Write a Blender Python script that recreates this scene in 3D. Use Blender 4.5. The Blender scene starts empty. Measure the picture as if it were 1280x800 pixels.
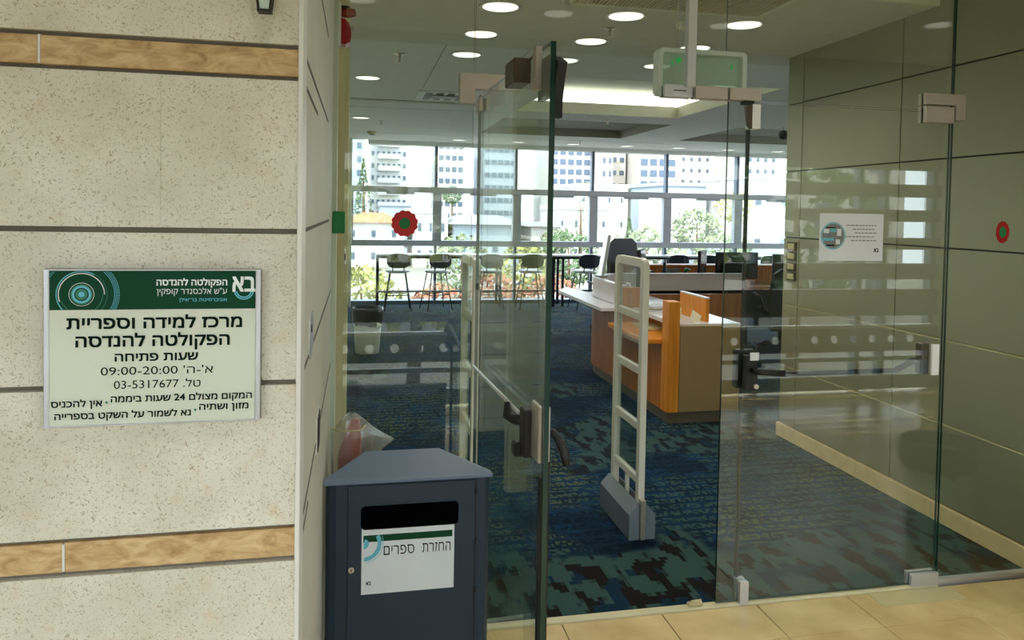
import bpy, math, random
from math import sin, cos, pi, radians
from mathutils import Matrix, Vector, Euler
random.seed(7)
S = bpy.context.scene
COL = S.collection
# ------------------------------------------------------------------ camera
cam = bpy.data.cameras.new('camera'); camo = bpy.data.objects.new('camera', cam); COL.objects.link(camo)
cam.sensor_fit = 'HORIZONTAL'; cam.sensor_width = 36; cam.lens = 930/1280*36
cam.shift_y = -107/1280; cam.clip_start = .03; cam.clip_end = 600
camo.matrix_world = Matrix.Translation((0, 0, 1.62)) @ Matrix.Rotation(radians(-11.7), 4, 'Z') @ Matrix.Rotation(radians(90-1.82), 4, 'X') @ Matrix.Rotation(radians(1.0), 4, 'Z')
S.camera = camo
# ------------------------------------------------------------------ world, sun, exposure
w = bpy.data.worlds.new('world'); S.world = w; w.use_nodes = True
bg = w.node_tree.nodes['Background']; bg.inputs[0].default_value = (.80, .90, 1.0, 1); bg.inputs[1].default_value = 6.5
sl = bpy.data.lights.new('sun', 'SUN'); sl.energy = 7.0; sl.angle = .01; sl.color = (1, .95, .85)
so = bpy.data.objects.new('sun', sl); COL.objects.link(so); so.rotation_euler = Euler((radians(38), 0, radians(-40)))
S.view_settings.view_transform = 'Standard'; S.view_settings.look = 'None'
S.view_settings.exposure = 0.22; S.view_settings.gamma = 1; S.view_settings.use_curve_mapping = False
LOBBY_W, LIB_SPOT = 16, 19
def area_lamp(name, loc, sx, sy, e, col=(1, .95, .86), rot=(0, 0, 0), parent=None):
    l = bpy.data.lights.new(name, 'AREA'); l.shape = 'RECTANGLE'; l.size = sx; l.size_y = sy; l.energy = e; l.color = col
    o = bpy.data.objects.new(name, l); COL.objects.link(o); o.location = loc; o.rotation_euler = rot
    if parent: o.parent = parent
    return o
# ------------------------------------------------------------------ materials
def lin(c):
    return tuple(((v/255)/12.92 if v/255 <= .04045 else ((v/255+.055)/1.055)**2.4) for v in c)
def mat(name, rgb, rough=.5, metal=0., emit=None, es=0., var=0., vs=8., bump=0., bs=60., spec=None):
    m = bpy.data.materials.new(name); m.use_nodes = True; nt = m.node_tree; b = nt.nodes['Principled BSDF']
    b.inputs['Roughness'].default_value = rough; b.inputs['Metallic'].default_value = metal
    c = lin(rgb)
    if spec is not None: b.inputs['Specular IOR Level'].default_value = spec
    tc = nt.nodes.new('ShaderNodeTexCoord')
    n = nt.nodes.new('ShaderNodeTexNoise'); n.inputs['Scale'].default_value = vs; n.inputs['Detail'].default_value = 3
    nt.links.new(tc.outputs['Object'], n.inputs['Vector'])
    r = nt.nodes.new('ShaderNodeValToRGB'); v = max(var, .03)
    r.color_ramp.elements[0].position = .3; r.color_ramp.elements[1].position = .7
    r.color_ramp.elements[0].color = (*[x*(1-v) for x in c], 1); r.color_ramp.elements[1].color = (*[min(1, x*(1+v)) for x in c], 1)
    nt.links.new(n.outputs['Fac'], r.inputs['Fac']); nt.links.new(r.outputs['Color'], b.inputs['Base Color'])
    if emit is not None:
        b.inputs['Emission Color'].default_value = (*lin(emit), 1); b.inputs['Emission Strength'].default_value = es
    if bump:
        n2 = nt.nodes.new('ShaderNodeTexNoise'); n2.inputs['Scale'].default_value = bs; n2.inputs['Detail'].default_value = 2
        nt.links.new(tc.outputs['Object'], n2.inputs['Vector'])
        bp = nt.nodes.new('ShaderNodeBump'); bp.inputs['Strength'].default_value = bump; bp.inputs['Distance'].default_value = .01
        nt.links.new(n2.outputs['Fac'], bp.inputs['Height']); nt.links.new(bp.outputs['Normal'], b.inputs['Normal'])
    return m
class NT:
    def __init__(s, m): s.t = m.node_tree; s.b = s.t.nodes.get('Principled BSDF')
    def n(s, k, **kw):
        x = s.t.nodes.new('ShaderNode'+k)
        for a, v in kw.items(): setattr(x, a, v)
        return x
    def l(s, a, b): s.t.links.new(a, b)
    def math(s, op, a, b=None, c=None):
        x = s.n('Math', operation=op)
        for i, v in enumerate((a, b, c)):
            if v is None: continue
            if isinstance(v, (int, float)): x.inputs[i].default_value = v
            else: s.l(v, x.inputs[i])
        return x.outputs[0]
    def mix(s, f, a, b):
        x = s.n('Mix', data_type='RGBA')
        for i, v in ((0, f), (6, a), (7, b)):
            if isinstance(v, tuple): x.inputs[i].default_value = (*v, 1)
            elif isinstance(v, (int, float)): x.inputs[i].default_value = v
            else: s.l(v, x.inputs[i])
        return x.outputs[2]
def glass_mat(name, tint, boost=1.0, rough=0.0, haze=None):
    m = bpy.data.materials.new(name); m.use_nodes = True; k = NT(m); k.t.nodes.remove(k.b)
    out = k.t.nodes['Material Output']
    g = k.n('NewGeometry'); d = k.n('VectorMath', operation='DOT_PRODUCT'); k.l(g.outputs['Incoming'], d.inputs[0]); k.l(g.outputs['Normal'], d.inputs[1])
    x = k.math('ABSOLUTE', d.outputs['Value']); x = k.math('SUBTRACT', 1.0, x); x = k.math('POWER', x, 5.0); x = k.math('MULTIPLY_ADD', x, .62, .042*boost)
    tr = k.n('BsdfTransparent'); tr.inputs[0].default_value = (*tint, 1)
    gl = k.n('BsdfGlossy'); gl.inputs['Roughness'].default_value = rough; gl.inputs[0].default_value = (.95, 1, .97, 1)
    mx = k.n('MixShader'); k.l(x, mx.inputs[0]); k.l(tr.outputs[0], mx.inputs[1]); k.l(gl.outputs[0], mx.inputs[2])
    if haze:
        df = k.n('BsdfDiffuse'); df.inputs[0].default_value = (*lin(haze[1]), 1); m2 = k.n('MixShader'); m2.inputs[0].default_value = haze[0]; k.l(mx.outputs[0], m2.inputs[1]); k.l(df.outputs[0], m2.inputs[2]); mx = m2
    k.l(mx.outputs[0], out.inputs[0])
    return m
M = {}
M['glass'] = glass_mat('clear door glass', (.955, .985, .965), 1.25)
M['winglass'] = glass_mat('window glass', (.90, .92, .92))
M['acrylic'] = glass_mat('clear acrylic', (.86, .89, .88), 1.3)
M['exitglass'] = glass_mat('green tinted acrylic', (.72, .84, .76), 1.6, haze=(.6, (205, 222, 208)))
M['plastic'] = glass_mat('thin clear plastic film', (.93, .93, .90), 2.6, .22, haze=(.22, (214, 212, 200)))
M['gedge'] = mat('green glass edge', (18, 52, 42), .2)
M['gedgel'] = mat('pale green glass edge', (186, 200, 184), .3)
M['plaster'] = mat('jamb plaster', (196, 194, 178), .6, var=.05, vs=4, bump=.15, bs=80)
M['bead'] = mat('corner bead', (214, 214, 204), .45)
M['grout'] = mat('dark grey joint', (118, 108, 92), .8, var=.1)
M['crack'] = mat('joint filler', (96, 92, 84), .8)
M['satin'] = mat('satin steel', (206, 196, 184), .38, .9)
M['bright'] = mat('bright aluminium', (214, 216, 220), .35, .75)
M['bronze'] = mat('brown anodised metal', (92, 80, 66), .35, .6)
M['black'] = mat('black metal', (14, 14, 16), .5)
M['blackp'] = mat('black plastic', (14, 15, 18), .5)
M['ceil'] = mat('painted ceiling', (208, 208, 192), .85, var=.02)
M['ceil2'] = mat('ceiling boards', (222, 223, 216), .85, var=.02)
M['cream'] = mat('cream plaster', (222, 222, 196), .8)
M['ceilshade'] = mat('ceiling with recess shade', (160, 155, 140), .9)  # darker ceiling colour, stands in for the lack of light in the recesses
M['white'] = mat('white paint', (225, 226, 222), .5)
M['whitegl'] = mat('white laminate', (216, 214, 214), .25, var=.02)
M['pinkw'] = mat('pale pinkish laminate', (196, 180, 174), .25, var=.03, vs=3)
M['gate'] = mat('off-white moulded plastic', (212, 210, 196), .4)
M['gatebase'] = mat('grey plastic base cover', (104, 114, 122), .45, var=.04)
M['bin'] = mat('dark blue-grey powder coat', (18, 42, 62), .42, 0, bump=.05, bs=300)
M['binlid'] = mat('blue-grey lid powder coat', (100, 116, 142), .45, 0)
M['red'] = mat('red plastic', (165, 12, 16), .3)
M['amber'] = mat('red amber lens', (140, 40, 18), .15)
M['redpet'] = mat('red printed petals', (205, 42, 52), .6)
M['green'] = mat('green print', (24, 128, 72), .6)
M['boxgreen'] = mat('green plastic housing', (16, 122, 72), .4)
M['dkgreen'] = mat('dark green print', (6, 62, 36), .7, spec=.2)
M['slotshade'] = mat('painted slot shade', (4, 4, 6), 1, spec=0)
M['sheet'] = mat('pale green-grey print sheet', (208, 212, 192), .35, var=.02, vs=2)
M['paper'] = mat('white paper', (214, 220, 224), .6)
M['ink'] = mat('dark green ink', (6, 26, 18), .9, spec=.1)
M['inkb'] = mat('black ink', (16, 18, 24), .9, spec=.1)
M['wink'] = mat('white ink', (226, 232, 226), .5)
M['cyan'] = mat('light blue ink', (96, 180, 200), .5)
M['tealr'] = mat('teal green ink', (44, 120, 92), .5)
M['greyink'] = mat('grey ink', (120, 124, 126), .6)
M['wood'] = mat('plain placeholder', (170, 110, 50), .4)
M['beige'] = mat('beige laminate', (150, 124, 82), .5, var=.03)
M['kick'] = mat('dark kick plate', (96, 86, 68), .5)
M['frame'] = mat('grey aluminium window frame', (150, 154, 160), .5, .1)
M['darkframe'] = mat('dark window frame', (84, 98, 116), .5, .1)
M['navy'] = mat('navy upholstery', (20, 30, 44), .75)
M['olive'] = mat('olive green shell', (84, 92, 72), .4)
M['table'] = mat('white table top', (205, 210, 214), .3)
M['led'] = mat('green led', (10, 120, 50), .4, emit=(30, 200, 90), es=.35)
M['lamp'] = mat('lit lamp diffuser', (255, 250, 235), .5, emit=(255, 250, 232), es=1.15)
M['cove'] = mat('lit cove panel', (255, 255, 252), .5, emit=(252, 255, 252), es=1.3)
M['bintan'] = mat('grey-green plastic', (170, 176, 158), .5)
M['liner'] = mat('black bin bag', (14, 15, 16), .28, bump=.8, bs=30)
M['dliner'] = mat('dark green bin bag', (24, 44, 32), .4, bump=.8, bs=30)
M['grey'] = mat('mid grey plastic', (120, 122, 120), .5)
M['skirt'] = mat('honey stone skirting', (214, 190, 140), .4, var=.08, vs=12)
M['postp'] = mat('pale yellow paint', (208, 200, 160), .6)
M['tan'] = mat('tan plastic plate', (190, 176, 130), .5)
M['screen'] = mat('dark screen', (10, 12, 16), .12)
M['b_white'] = mat('white render', (190, 188, 184), .9, var=.04, vs=.3)
M['b_cream'] = mat('cream render', (182, 172, 160), .9, var=.04, vs=.3)
M['b_grey'] = mat('pale grey cladding', (140, 150, 158), .8)
M['b_roof'] = mat('terracotta roof', (150, 88, 52), .9, var=.1, vs=.5)
M['b_groof'] = mat('grey roof', (118, 118, 118), .9)
M['b_win'] = mat('distant window', (70, 84, 98), .25)
M['b_blue'] = mat('blue glazed balcony', (70, 86, 104), .3)
M['ground'] = mat('pale paving outdoors', (112, 108, 98), .9, var=.15, vs=.2)
M['bark'] = mat('bark', (92, 74, 56), .9)
def leaf(name, a, b):
    m = mat(name, a, .8); k = NT(m)
    r = [x for x in m.node_tree.nodes if x.type == 'VALTORGB'][0]
    r.color_ramp.elements[0].color = (*lin(a), 1); r.color_ramp.elements[1].color = (*lin(b), 1)
    return m
M['leaf'] = leaf('green foliage', (44, 66, 36), (84, 106, 62))
M['leafp'] = leaf('pale dusty foliage', (84, 96, 68), (124, 132, 100))
M['leafy'] = leaf('yellow-green foliage', (106, 110, 58), (150, 146, 86))
M['flower'] = leaf('red flowers', (84, 92, 62), (168, 88, 68))

def wood_mat(name, a, b, sc=(14, 14, .8)):
    m = bpy.data.materials.new(name); m.use_nodes = True; k = NT(m); k.b.inputs['Roughness'].default_value = .42
    tc = k.n('TexCoord'); mp = k.n('Mapping'); mp.inputs['Scale'].default_value = sc; k.l(tc.outputs['Object'], mp.inputs[0])
    n = k.n('TexNoise'); n.inputs['Scale'].default_value = 3; n.inputs['Detail'].default_value = 5; n.inputs['Distortion'].default_value = .6; k.l(mp.outputs[0], n.inputs['Vector'])
    r = k.n('ValToRGB'); r.color_ramp.elements[0].color = (*lin(a), 1); r.color_ramp.elements[1].color = (*lin(b), 1)
    r.color_ramp.elements[0].position = .32; r.color_ramp.elements[1].position = .68
    k.l(n.outputs['Fac'], r.inputs[0]); k.l(r.outputs[0], k.b.inputs['Base Color']); return m
M['wood'] = wood_mat('beech veneer', (150, 84, 22), (196, 122, 44))
M['woodo'] = wood_mat('orange beech veneer', (196, 118, 20), (224, 146, 44))
M['woodb'] = wood_mat('brown veneer', (138, 80, 34), (176, 112, 56))
# bush-hammered stone
def stone_mat():
    m = bpy.data.materials.new('bush-hammered limestone'); m.use_nodes = True; k = NT(m); k.b.inputs['Roughness'].default_value = .85
    tc = k.n('TexCoord')
    n1 = k.n('TexNoise'); n1.inputs['Scale'].default_value = 9; n1.inputs['Detail'].default_value = 4; k.l(tc.outputs['Object'], n1.inputs['Vector'])
    r1 = k.n('ValToRGB'); r1.color_ramp.elements[0].color = (*lin((202, 197, 176)), 1); r1.color_ramp.elements[1].color = (*lin((220, 216, 198)), 1)
    r1.color_ramp.elements[0].position = .3; r1.color_ramp.elements[1].position = .7; k.l(n1.outputs['Fac'], r1.inputs[0])
    v = k.n('TexNoise'); v.inputs['Scale'].default_value = 210; v.inputs['Detail'].default_value = 2; v.inputs['Distortion'].default_value = 1.5; k.l(tc.outputs['Object'], v.inputs['Vector'])
    r2 = k.n('ValToRGB'); r2.color_ramp.elements[0].position = .33; r2.color_ramp.elements[1].position = .43; k.l(v.outputs['Fac'], r2.inputs[0])
    rust = k.n('TexNoise'); rust.inputs['Scale'].default_value = 26; k.l(tc.outputs['Object'], rust.inputs['Vector'])
    r3 = k.n('ValToRGB'); r3.color_ramp.elements[0].position = .62; r3.color_ramp.elements[1].position = .78; k.l(rust.outputs['Fac'], r3.inputs[0])
    c = k.mix(r2.outputs[0], lin((170, 158, 130)), r1.outputs[0])
    f = k.math('MULTIPLY', r3.outputs[0], .35)
    c = k.mix(f, c, lin((204, 176, 124)))
    k.l(c, k.b.inputs['Base Color'])
    bp = k.n('Bump'); bp.inputs['Strength'].default_value = .5; bp.inputs['Distance'].default_value = .002; k.l(v.outputs['Fac'], bp.inputs['Height']); k.l(bp.outputs[0], k.b.inputs['Normal'])
    return m
M['stone'] = stone_mat()
def band_mat():
    m = bpy.data.materials.new('honey travertine band'); m.use_nodes = True; k = NT(m); k.b.inputs['Roughness'].default_value = .55
    tc = k.n('TexCoord'); mp = k.n('Mapping'); mp.inputs['Scale'].default_value = (1, 1, 2.5); k.l(tc.outputs['Object'], mp.inputs[0])
    n = k.n('TexNoise'); n.inputs['Scale'].default_value = 22; n.inputs['Detail'].default_value = 8; n.inputs['Roughness'].default_value = .65; n.inputs['Distortion'].default_value = .8; k.l(mp.outputs[0], n.inputs['Vector'])
    r = k.n('ValToRGB'); e = r.color_ramp.elements; e[0].position = .28; e[0].color = (*lin((148, 112, 66)), 1); e[1].position = .72; e[1].color = (*lin((218, 192, 146)), 1)
    x = e.new(.5); x.color = (*lin((190, 158, 108)), 1)
    k.l(n.outputs['Fac'], r.inputs[0]); k.l(r.outputs[0], k.b.inputs['Base Color']); return m
M['band'] = band_mat()
def tile_mat():
    m = bpy.data.materials.new('beige stone tile'); m.use_nodes = True; k = NT(m); k.b.inputs['Roughness'].default_value = .22
    tc = k.n('TexCoord'); g = k.n('NewGeometry')
    n = k.n('TexNoise'); n.inputs['Scale'].default_value = 5; n.inputs['Detail'].default_value = 4; k.l(g.outputs['Position'], n.inputs['Vector'])
    r = k.n('ValToRGB'); e = r.color_ramp.elements; e[0].position = .3; e[0].color = (*lin((196, 168, 112)), 1); e[1].position = .7; e[1].color = (*lin((224, 198, 142)), 1)
    k.l(n.outputs['Fac'], r.inputs[0]); k.l(r.outputs[0], k.b.inputs['Base Color']); return m
M['tile'] = tile_mat()
def carpet_mat():
    m = bpy.data.materials.new('patterned blue carpet'); m.use_nodes = True; k = NT(m); k.b.inputs['Roughness'].default_value = 1; k.b.inputs['Specular IOR Level'].default_value = .1
    g = k.n('NewGeometry'); sep = k.n('SeparateXYZ'); k.l(g.outputs['Position'], sep.inputs[0])
    X, Y = sep.outputs[0], sep.outputs[1]
    def snapnoise(sx, sy, scale, seed, jit=0.0, ky=1.0):
        # letter-like blocks: coordinates snapped to small cells feed a smooth noise
        fy = k.math('FLOOR', k.math('DIVIDE', Y, sy))
        xx = X
        if jit: xx = k.math('MULTIPLY_ADD', k.math('FRACT', k.math('MULTIPLY', fy, .618)), jit, X)
        fx = k.math('FLOOR', k.math('DIVIDE', xx, sx))
        c = k.n('CombineXYZ'); k.l(k.math('MULTIPLY', fx, sx*scale), c.inputs[0]); k.l(k.math('MULTIPLY', fy, sy*scale*ky), c.inputs[1]); c.inputs[2].default_value = seed
        n = k.n('TexNoise'); n.inputs['Scale'].default_value = 1; n.inputs['Detail'].default_value = 1.5; k.l(c.outputs[0], n.inputs['Vector']); return n.outputs['Fac']
    def step(v, t, wd=.01):
        r = k.n('MapRange'); r.inputs[1].default_value = t-wd; r.inputs[2].default_value = t+wd; k.l(v, r.inputs[0]); return r.outputs[0]
    def gnoise(scale, seed):
        c = k.n('CombineXYZ'); k.l(k.math('MULTIPLY', X, scale), c.inputs[0]); k.l(k.math('MULTIPLY', Y, scale), c.inputs[1]); c.inputs[2].default_value = seed
        n = k.n('TexNoise'); n.inputs['Scale'].default_value = 1; n.inputs['Detail'].default_value = 1; k.l(c.outputs[0], n.inputs['Vector']); return n.outputs['Fac']
    blue, navy, teal, brown, olive = lin((16, 52, 80)), lin((9, 22, 36)), lin((54, 80, 76)), lin((28, 24, 22)), lin((82, 92, 64))
    mid = lin((17, 40, 56))
    base = k.mix(step(snapnoise(.04, .10, 5, 1.3), .5, .03), mid, blue)
    base = k.mix(k.math('MULTIPLY', step(snapnoise(.16, .06, 4, 8.3, .3), .55), .6), base, navy)
    # far / fine script rows
    fine = snapnoise(.012, .02, 42, 3.1, 0, .8)
    rows = k.math('GREATER_THAN', k.math('FRACT', k.math('DIVIDE', Y, .085)), .30)
    inkm = k.math('MULTIPLY', step(fine, .50, .02), rows)
    zone = step(gnoise(1.1, 5.5), .43, .04)
    fcol = k.mix(step(gnoise(1.4, 9.2), .52, .05), teal, olive)
    c1 = k.mix(k.math('MULTIPLY', k.math('MULTIPLY', inkm, zone), .95), base, fcol)
    dk = k.math('MULTIPLY', step(snapnoise(.014, .02, 36, 12.7, 0, .8), .50, .02), rows)
    c1 = k.mix(k.math('MULTIPLY', k.math('MULTIPLY', dk, k.math('SUBTRACT', 1.0, zone)), .8), c1, navy)
    # big strokes near the entrance and in scattered patches
    big = step(snapnoise(.02, .03, 11, 21.0, 0, .42), .47, .01)
    big2 = step(snapnoise(.02, .03, 8, 31.0, 0, .6), .60, .01)
    b = k.mix(big, brown, teal); b = k.mix(big2, b, lin((18, 44, 62)))
    near = k.math('SUBTRACT', 1.0, step(k.math('ADD', Y, k.math('MULTIPLY', gnoise(2.2, 2.2), .9)), 3.82, .03))
    c1 = k.mix(near, c1, b)
    patch = k.math('MULTIPLY', step(gnoise(.9, 44), .60, .01), .8)
    c1 = k.mix(patch, c1, b)
    # loop pile rib
    rib = k.math('FRACT', k.math('DIVIDE', X, .008)); ribm = k.math('MULTIPLY', k.math('LESS_THAN', rib, .35), .30)
    c1 = k.mix(ribm, c1, navy)
    k.l(c1, k.b.inputs['Base Color']); return m
M['carpet'] = carpet_mat()
def clad_mat():
    m = bpy.data.materials.new('satin olive-grey metal cladding'); m.use_nodes = True; k = NT(m)
    k.b.inputs['Metallic'].default_value = .35; k.b.inputs['Roughness'].default_value = .36
    tc = k.n('TexCoord'); n = k.n('TexNoise'); n.inputs['Scale'].default_value = 2.2; k.l(tc.outputs['Object'], n.inputs['Vector'])
    r = k.n('ValToRGB'); r.color_ramp.elements[0].color = (*lin((142, 139, 112)), 1); r.color_ramp.elements[1].color = (*lin((154, 151, 122)), 1)
    k.l(n.outputs['Fac'], r.inputs[0]); k.l(r.outputs[0], k.b.inputs['Base Color']); return m
M['clad'] = clad_mat()
# ------------------------------------------------------------------ mesh helpers
class MB:
    def __init__(s): s.v = []; s.f = []; s.mi = []; s.sm = []
    def add(s, vs, fs, mi=0, smooth=False, mtx=None):
        o = len(s.v)
        for p in vs:
            p = Vector(p)
            if mtx is not None: p = mtx @ p
            s.v.append(tuple(p))
        for f in fs: s.f.append([i+o for i in f]); s.mi.append(mi); s.sm.append(smooth)
        return s
    def box(s, x0, x1, y0, y1, z0, z1, mi=0, ch=0., mtx=None):
        if x1 < x0: x0, x1 = x1, x0
        if y1 < y0: y0, y1 = y1, y0
        if z1 < z0: z0, z1 = z1, z0
        ch = min(ch, (x1-x0)*.3, (y1-y0)*.3, (z1-z0)*.3)
        if ch <= 0:
            v = [(x, y, z) for z in (z0, z1) for y in (y0, y1) for x in (x0, x1)]
            return s.add(v, [(0, 2, 3, 1), (4, 5, 7, 6), (0, 1, 5, 4), (2, 6, 7, 3), (0, 4, 6, 2), (1, 3, 7, 5)], mi, False, mtx)
        # chamfered box, 24 vertices
        X, Y, Z = (x0, x1), (y0, y1), (z0, z1); v = []; idx = {}
        for i in (0, 1):
            for j in (0, 1):
                for l in (0, 1):
                    sx, sy, sz = (ch, -ch)[i], (ch, -ch)[j], (ch, -ch)[l]
                    for a in range(3):
                        p = [X[i]+sx, Y[j]+sy, Z[l]+sz]; p[a] = (X[i], Y[j], Z[l])[a]
                        idx[i, j, l, a] = len(v); v.append(tuple(p))
        f = []
        def q(c, a, flip):
            r = [idx[t + (a,)] for t in c]
            f.append(r[::-1] if flip else r)
        for i in (0, 1): q([(i, 0, 0), (i, 1, 0), (i, 1, 1), (i, 0, 1)], 0, i == 0)
        for j in (0, 1): q([(0, j, 0), (1, j, 0), (1, j, 1), (0, j, 1)], 1, j == 1)
        for l in (0, 1): q([(0, 0, l), (1, 0, l), (1, 1, l), (0, 1, l)], 2, l == 0)
        for a, b in ((0, 1), (0, 2), (1, 2)):
            c = 3-a-b
            for sa in (0, 1):
                for sb in (0, 1):
                    def k_(sc, w):
                        t = [0, 0, 0]; t[a] = sa; t[b] = sb; t[c] = sc; return idx[tuple(t) + (w,)]
                    f.append([k_(0, a), k_(1, a), k_(1, b), k_(0, b)])
        for i in (0, 1):
            for j in (0, 1):
                for l in (0, 1): f.append([idx[i, j, l, a] for a in range(3)])
        return s.add(v, f, mi, False, mtx)
    def cyl(s, p0, p1, r, seg=14, r2=None, mi=0, cap=True, smooth=True):
        p0, p1 = Vector(p0), Vector(p1); d = (p1-p0).normalized(); r2 = r if r2 is None else r2
        a = d.orthogonal().normalized(); b = d.cross(a)
        v = [tuple(p0+(a*cos(2*pi*i/seg)+b*sin(2*pi*i/seg))*r) for i in range(seg)]+[tuple(p1+(a*cos(2*pi*i/seg)+b*sin(2*pi*i/seg))*r2) for i in range(seg)]
        s.add(v, [(i, (i+1) % seg, (i+1) % seg+seg, i+seg) for i in range(seg)], mi, smooth)
        if cap: s.add(v, [tuple(range(seg))[::-1], tuple(range(seg, 2*seg))], mi)
        return s
    def tube(s, pts, r, seg=8, mi=0):
        pts = [Vector(p) for p in pts]; rings = []; a = None
        for i, p in enumerate(pts):
            d = (pts[min(i+1, len(pts)-1)]-pts[max(i-1, 0)]).normalized()
            a = (d.orthogonal() if a is None else (a-d*a.dot(d))).normalized(); b = d.cross(a)
            rr = r[i] if isinstance(r, (list, tuple)) else r
            rings.append([tuple(p+(a*cos(2*pi*k/seg)+b*sin(2*pi*k/seg))*rr) for k in range(seg)])
        v = [q for g in rings for q in g]; f = []
        for i in range(len(pts)-1):
            for k in range(seg): f.append((i*seg+k, i*seg+(k+1) % seg, (i+1)*seg+(k+1) % seg, (i+1)*seg+k))
        s.add(v, f, mi, True); n = len(pts)-1
        s.add(rings[0]+rings[n], [tuple(range(seg))[::-1], tuple(range(seg, 2*seg))], mi); return s
    def prism(s, poly, z0, z1, mi=0, mtx=None, smooth=False):
        n = len(poly); v = [(x, y, z0) for x, y in poly]+[(x, y, z1) for x, y in poly]
        s.add(v, [tuple(range(n))[::-1], tuple(range(n, 2*n))], mi, False, mtx)
        s.add(v, [(i, (i+1) % n, (i+1) % n+n, i+n) for i in range(n)], mi, smooth, mtx); return s
    def lathe(s, prof, c=(0, 0), seg=28, mi=0, sx=1, sy=1):
        v = []; f = []; n = len(prof)
        for i in range(seg):
            a = 2*pi*i/seg
            for r, z in prof: v.append((c[0]+cos(a)*r*sx, c[1]+sin(a)*r*sy, z))
        for i in range(seg):
            for j in range(n-1): f.append((i*n+j, ((i+1) % seg)*n+j, ((i+1) % seg)*n+j+1, i*n+j+1))
        s.add(v, f, mi, True); return s
    def build(s, name, mats, parent=None, loc=None):
        me = bpy.data.meshes.new(name); me.from_pydata(s.v, [], s.f); me.update()
        if not isinstance(mats, (list, tuple)): mats = [mats]
        for m in mats: me.materials.append(M[m])
        me.polygons.foreach_set('material_index', s.mi); me.polygons.foreach_set('use_smooth', s.sm)
        import bmesh
        if len(s.f) < 20000:
            b = bmesh.new(); b.from_mesh(me); bmesh.ops.remove_doubles(b, verts=b.verts, dist=1e-5); bmesh.ops.recalc_face_normals(b, faces=b.faces); b.to_mesh(me); b.free()
        o = bpy.data.objects.new(name, me); COL.objects.link(o)
        if parent is not None: o.parent = parent
        if loc is not None: o.location = loc
        return o
YFACE = Matrix(((1, 0, 0, 0), (0, 0, 1, 0), (0, 1, 0, 0), (0, 0, 0, 1)))      # prism drawn in x,z and pushed along y
def rrect(x0, x1, y0, y1, r, n=5):
    p = []
    for cx, cy, a0 in ((x1-r, y1-r, 0), (x0+r, y1-r, 90), (x0+r, y0+r, 180), (x1-r, y0+r, 270)):
        for i in range(n+1):
            a = radians(a0+90*i/n); p.append((cx+r*cos(a), cy+r*sin(a)))
    return p
def tag(o, label=None, cat=None, group=None, kind=None):
    for k, v in (('label', label), ('category', cat), ('group', group), ('kind', kind)):
        if v: o[k] = v
    return o
def thing(name, label, cat, loc=(0, 0, 0), group=None, rz=0):
    o = bpy.data.objects.new(name, None); COL.objects.link(o); o.location = loc; o.rotation_euler = (0, 0, rz); o.empty_display_size = .1
    return tag(o, label, cat, group)
def struct(name, loc=(0, 0, 0)):
    o = bpy.data.objects.new(name, None); COL.objects.link(o); o.location = loc; o['kind'] = 'structure'; o.empty_display_size = .1; return o
def dup(root, loc, rz=None, label=None, group=None):
    r = root.copy(); COL.objects.link(r); r.location = loc
    if rz is not None: r.rotation_euler = (0, 0, rz)
    if label: r['label'] = label
    if group: r['group'] = group
    for ch in list(root.children):
        c = ch.copy(); COL.objects.link(c); c.parent = r
        for g in list(ch.children):
            d = g.copy(); COL.objects.link(d); d.parent = c
    return r
def inst(o, loc, parent):      # a repeat of a piece, sharing mesh
    c = o.copy(); COL.objects.link(c); c.parent = parent; c.location = loc; return c
def text_outline(st):
    """closed outlines of a string at size 100, each glyph contour apart, as (outer, holes) groups"""
    cu = bpy.data.curves.new('t', 'FONT'); cu.body = st; cu.size = 100; cu.align_x = 'CENTER'; cu.resolution_u = 3; cu.fill_mode = 'NONE'
    o = bpy.data.objects.new('t', cu); COL.objects.link(o)
    me = bpy.data.meshes.new_from_object(o.evaluated_get(bpy.context.evaluated_depsgraph_get()))
    nx = {}
    for e in me.edges: nx.setdefault(e.vertices[0], []).append(e.vertices[1]); nx.setdefault(e.vertices[1], []).append(e.vertices[0])
    seen, loops = set(), []
    for a in range(len(me.vertices)):
        if a in seen or a not in nx: continue
        lp_, p, c = [a], None, a; seen.add(a)
        while True:
            q = [x for x in nx[c] if x not in seen]
            if not q: break
            c = min(q) if len(lp_) == 1 else q[0]; seen.add(c); lp_.append(c)
        loops.append([tuple(me.vertices[k].co[:2]) for k in lp_])
    bpy.data.objects.remove(o); bpy.data.meshes.remove(me); bpy.data.curves.remove(cu)
    ar = lambda L: sum(L[k-1][0]*L[k][1]-L[k][0]*L[k-1][1] for k in range(len(L)))/2
    def inside(p, L):
        r_ = False
        for k in range(len(L)):
            (x0, y0), (x1, y1) = L[k-1], L[k]
            if (y0 > p[1]) != (y1 > p[1]) and p[0] < (x1-x0)*(p[1]-y0)/(y1-y0)+x0: r_ = not r_
        return r_
    loops = [L for L in loops if len(L) > 2 and abs(ar(L)) > .01]
    if not loops: return []
    par = {}
    for k, L in enumerate(loops):      # a hole lies wholly inside a larger loop that runs the other way
        for n_, O in enumerate(loops):
            if n_ != k and ar(O)*ar(L) < 0 and abs(ar(O)) > abs(ar(L)) and all(inside(p, O) for p in L[::2]): par[k] = n_; break
    outs = [(L, [loops[h] for h, p in par.items() if p == k]) for k, L in enumerate(loops) if k not in par]
    return outs
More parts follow.
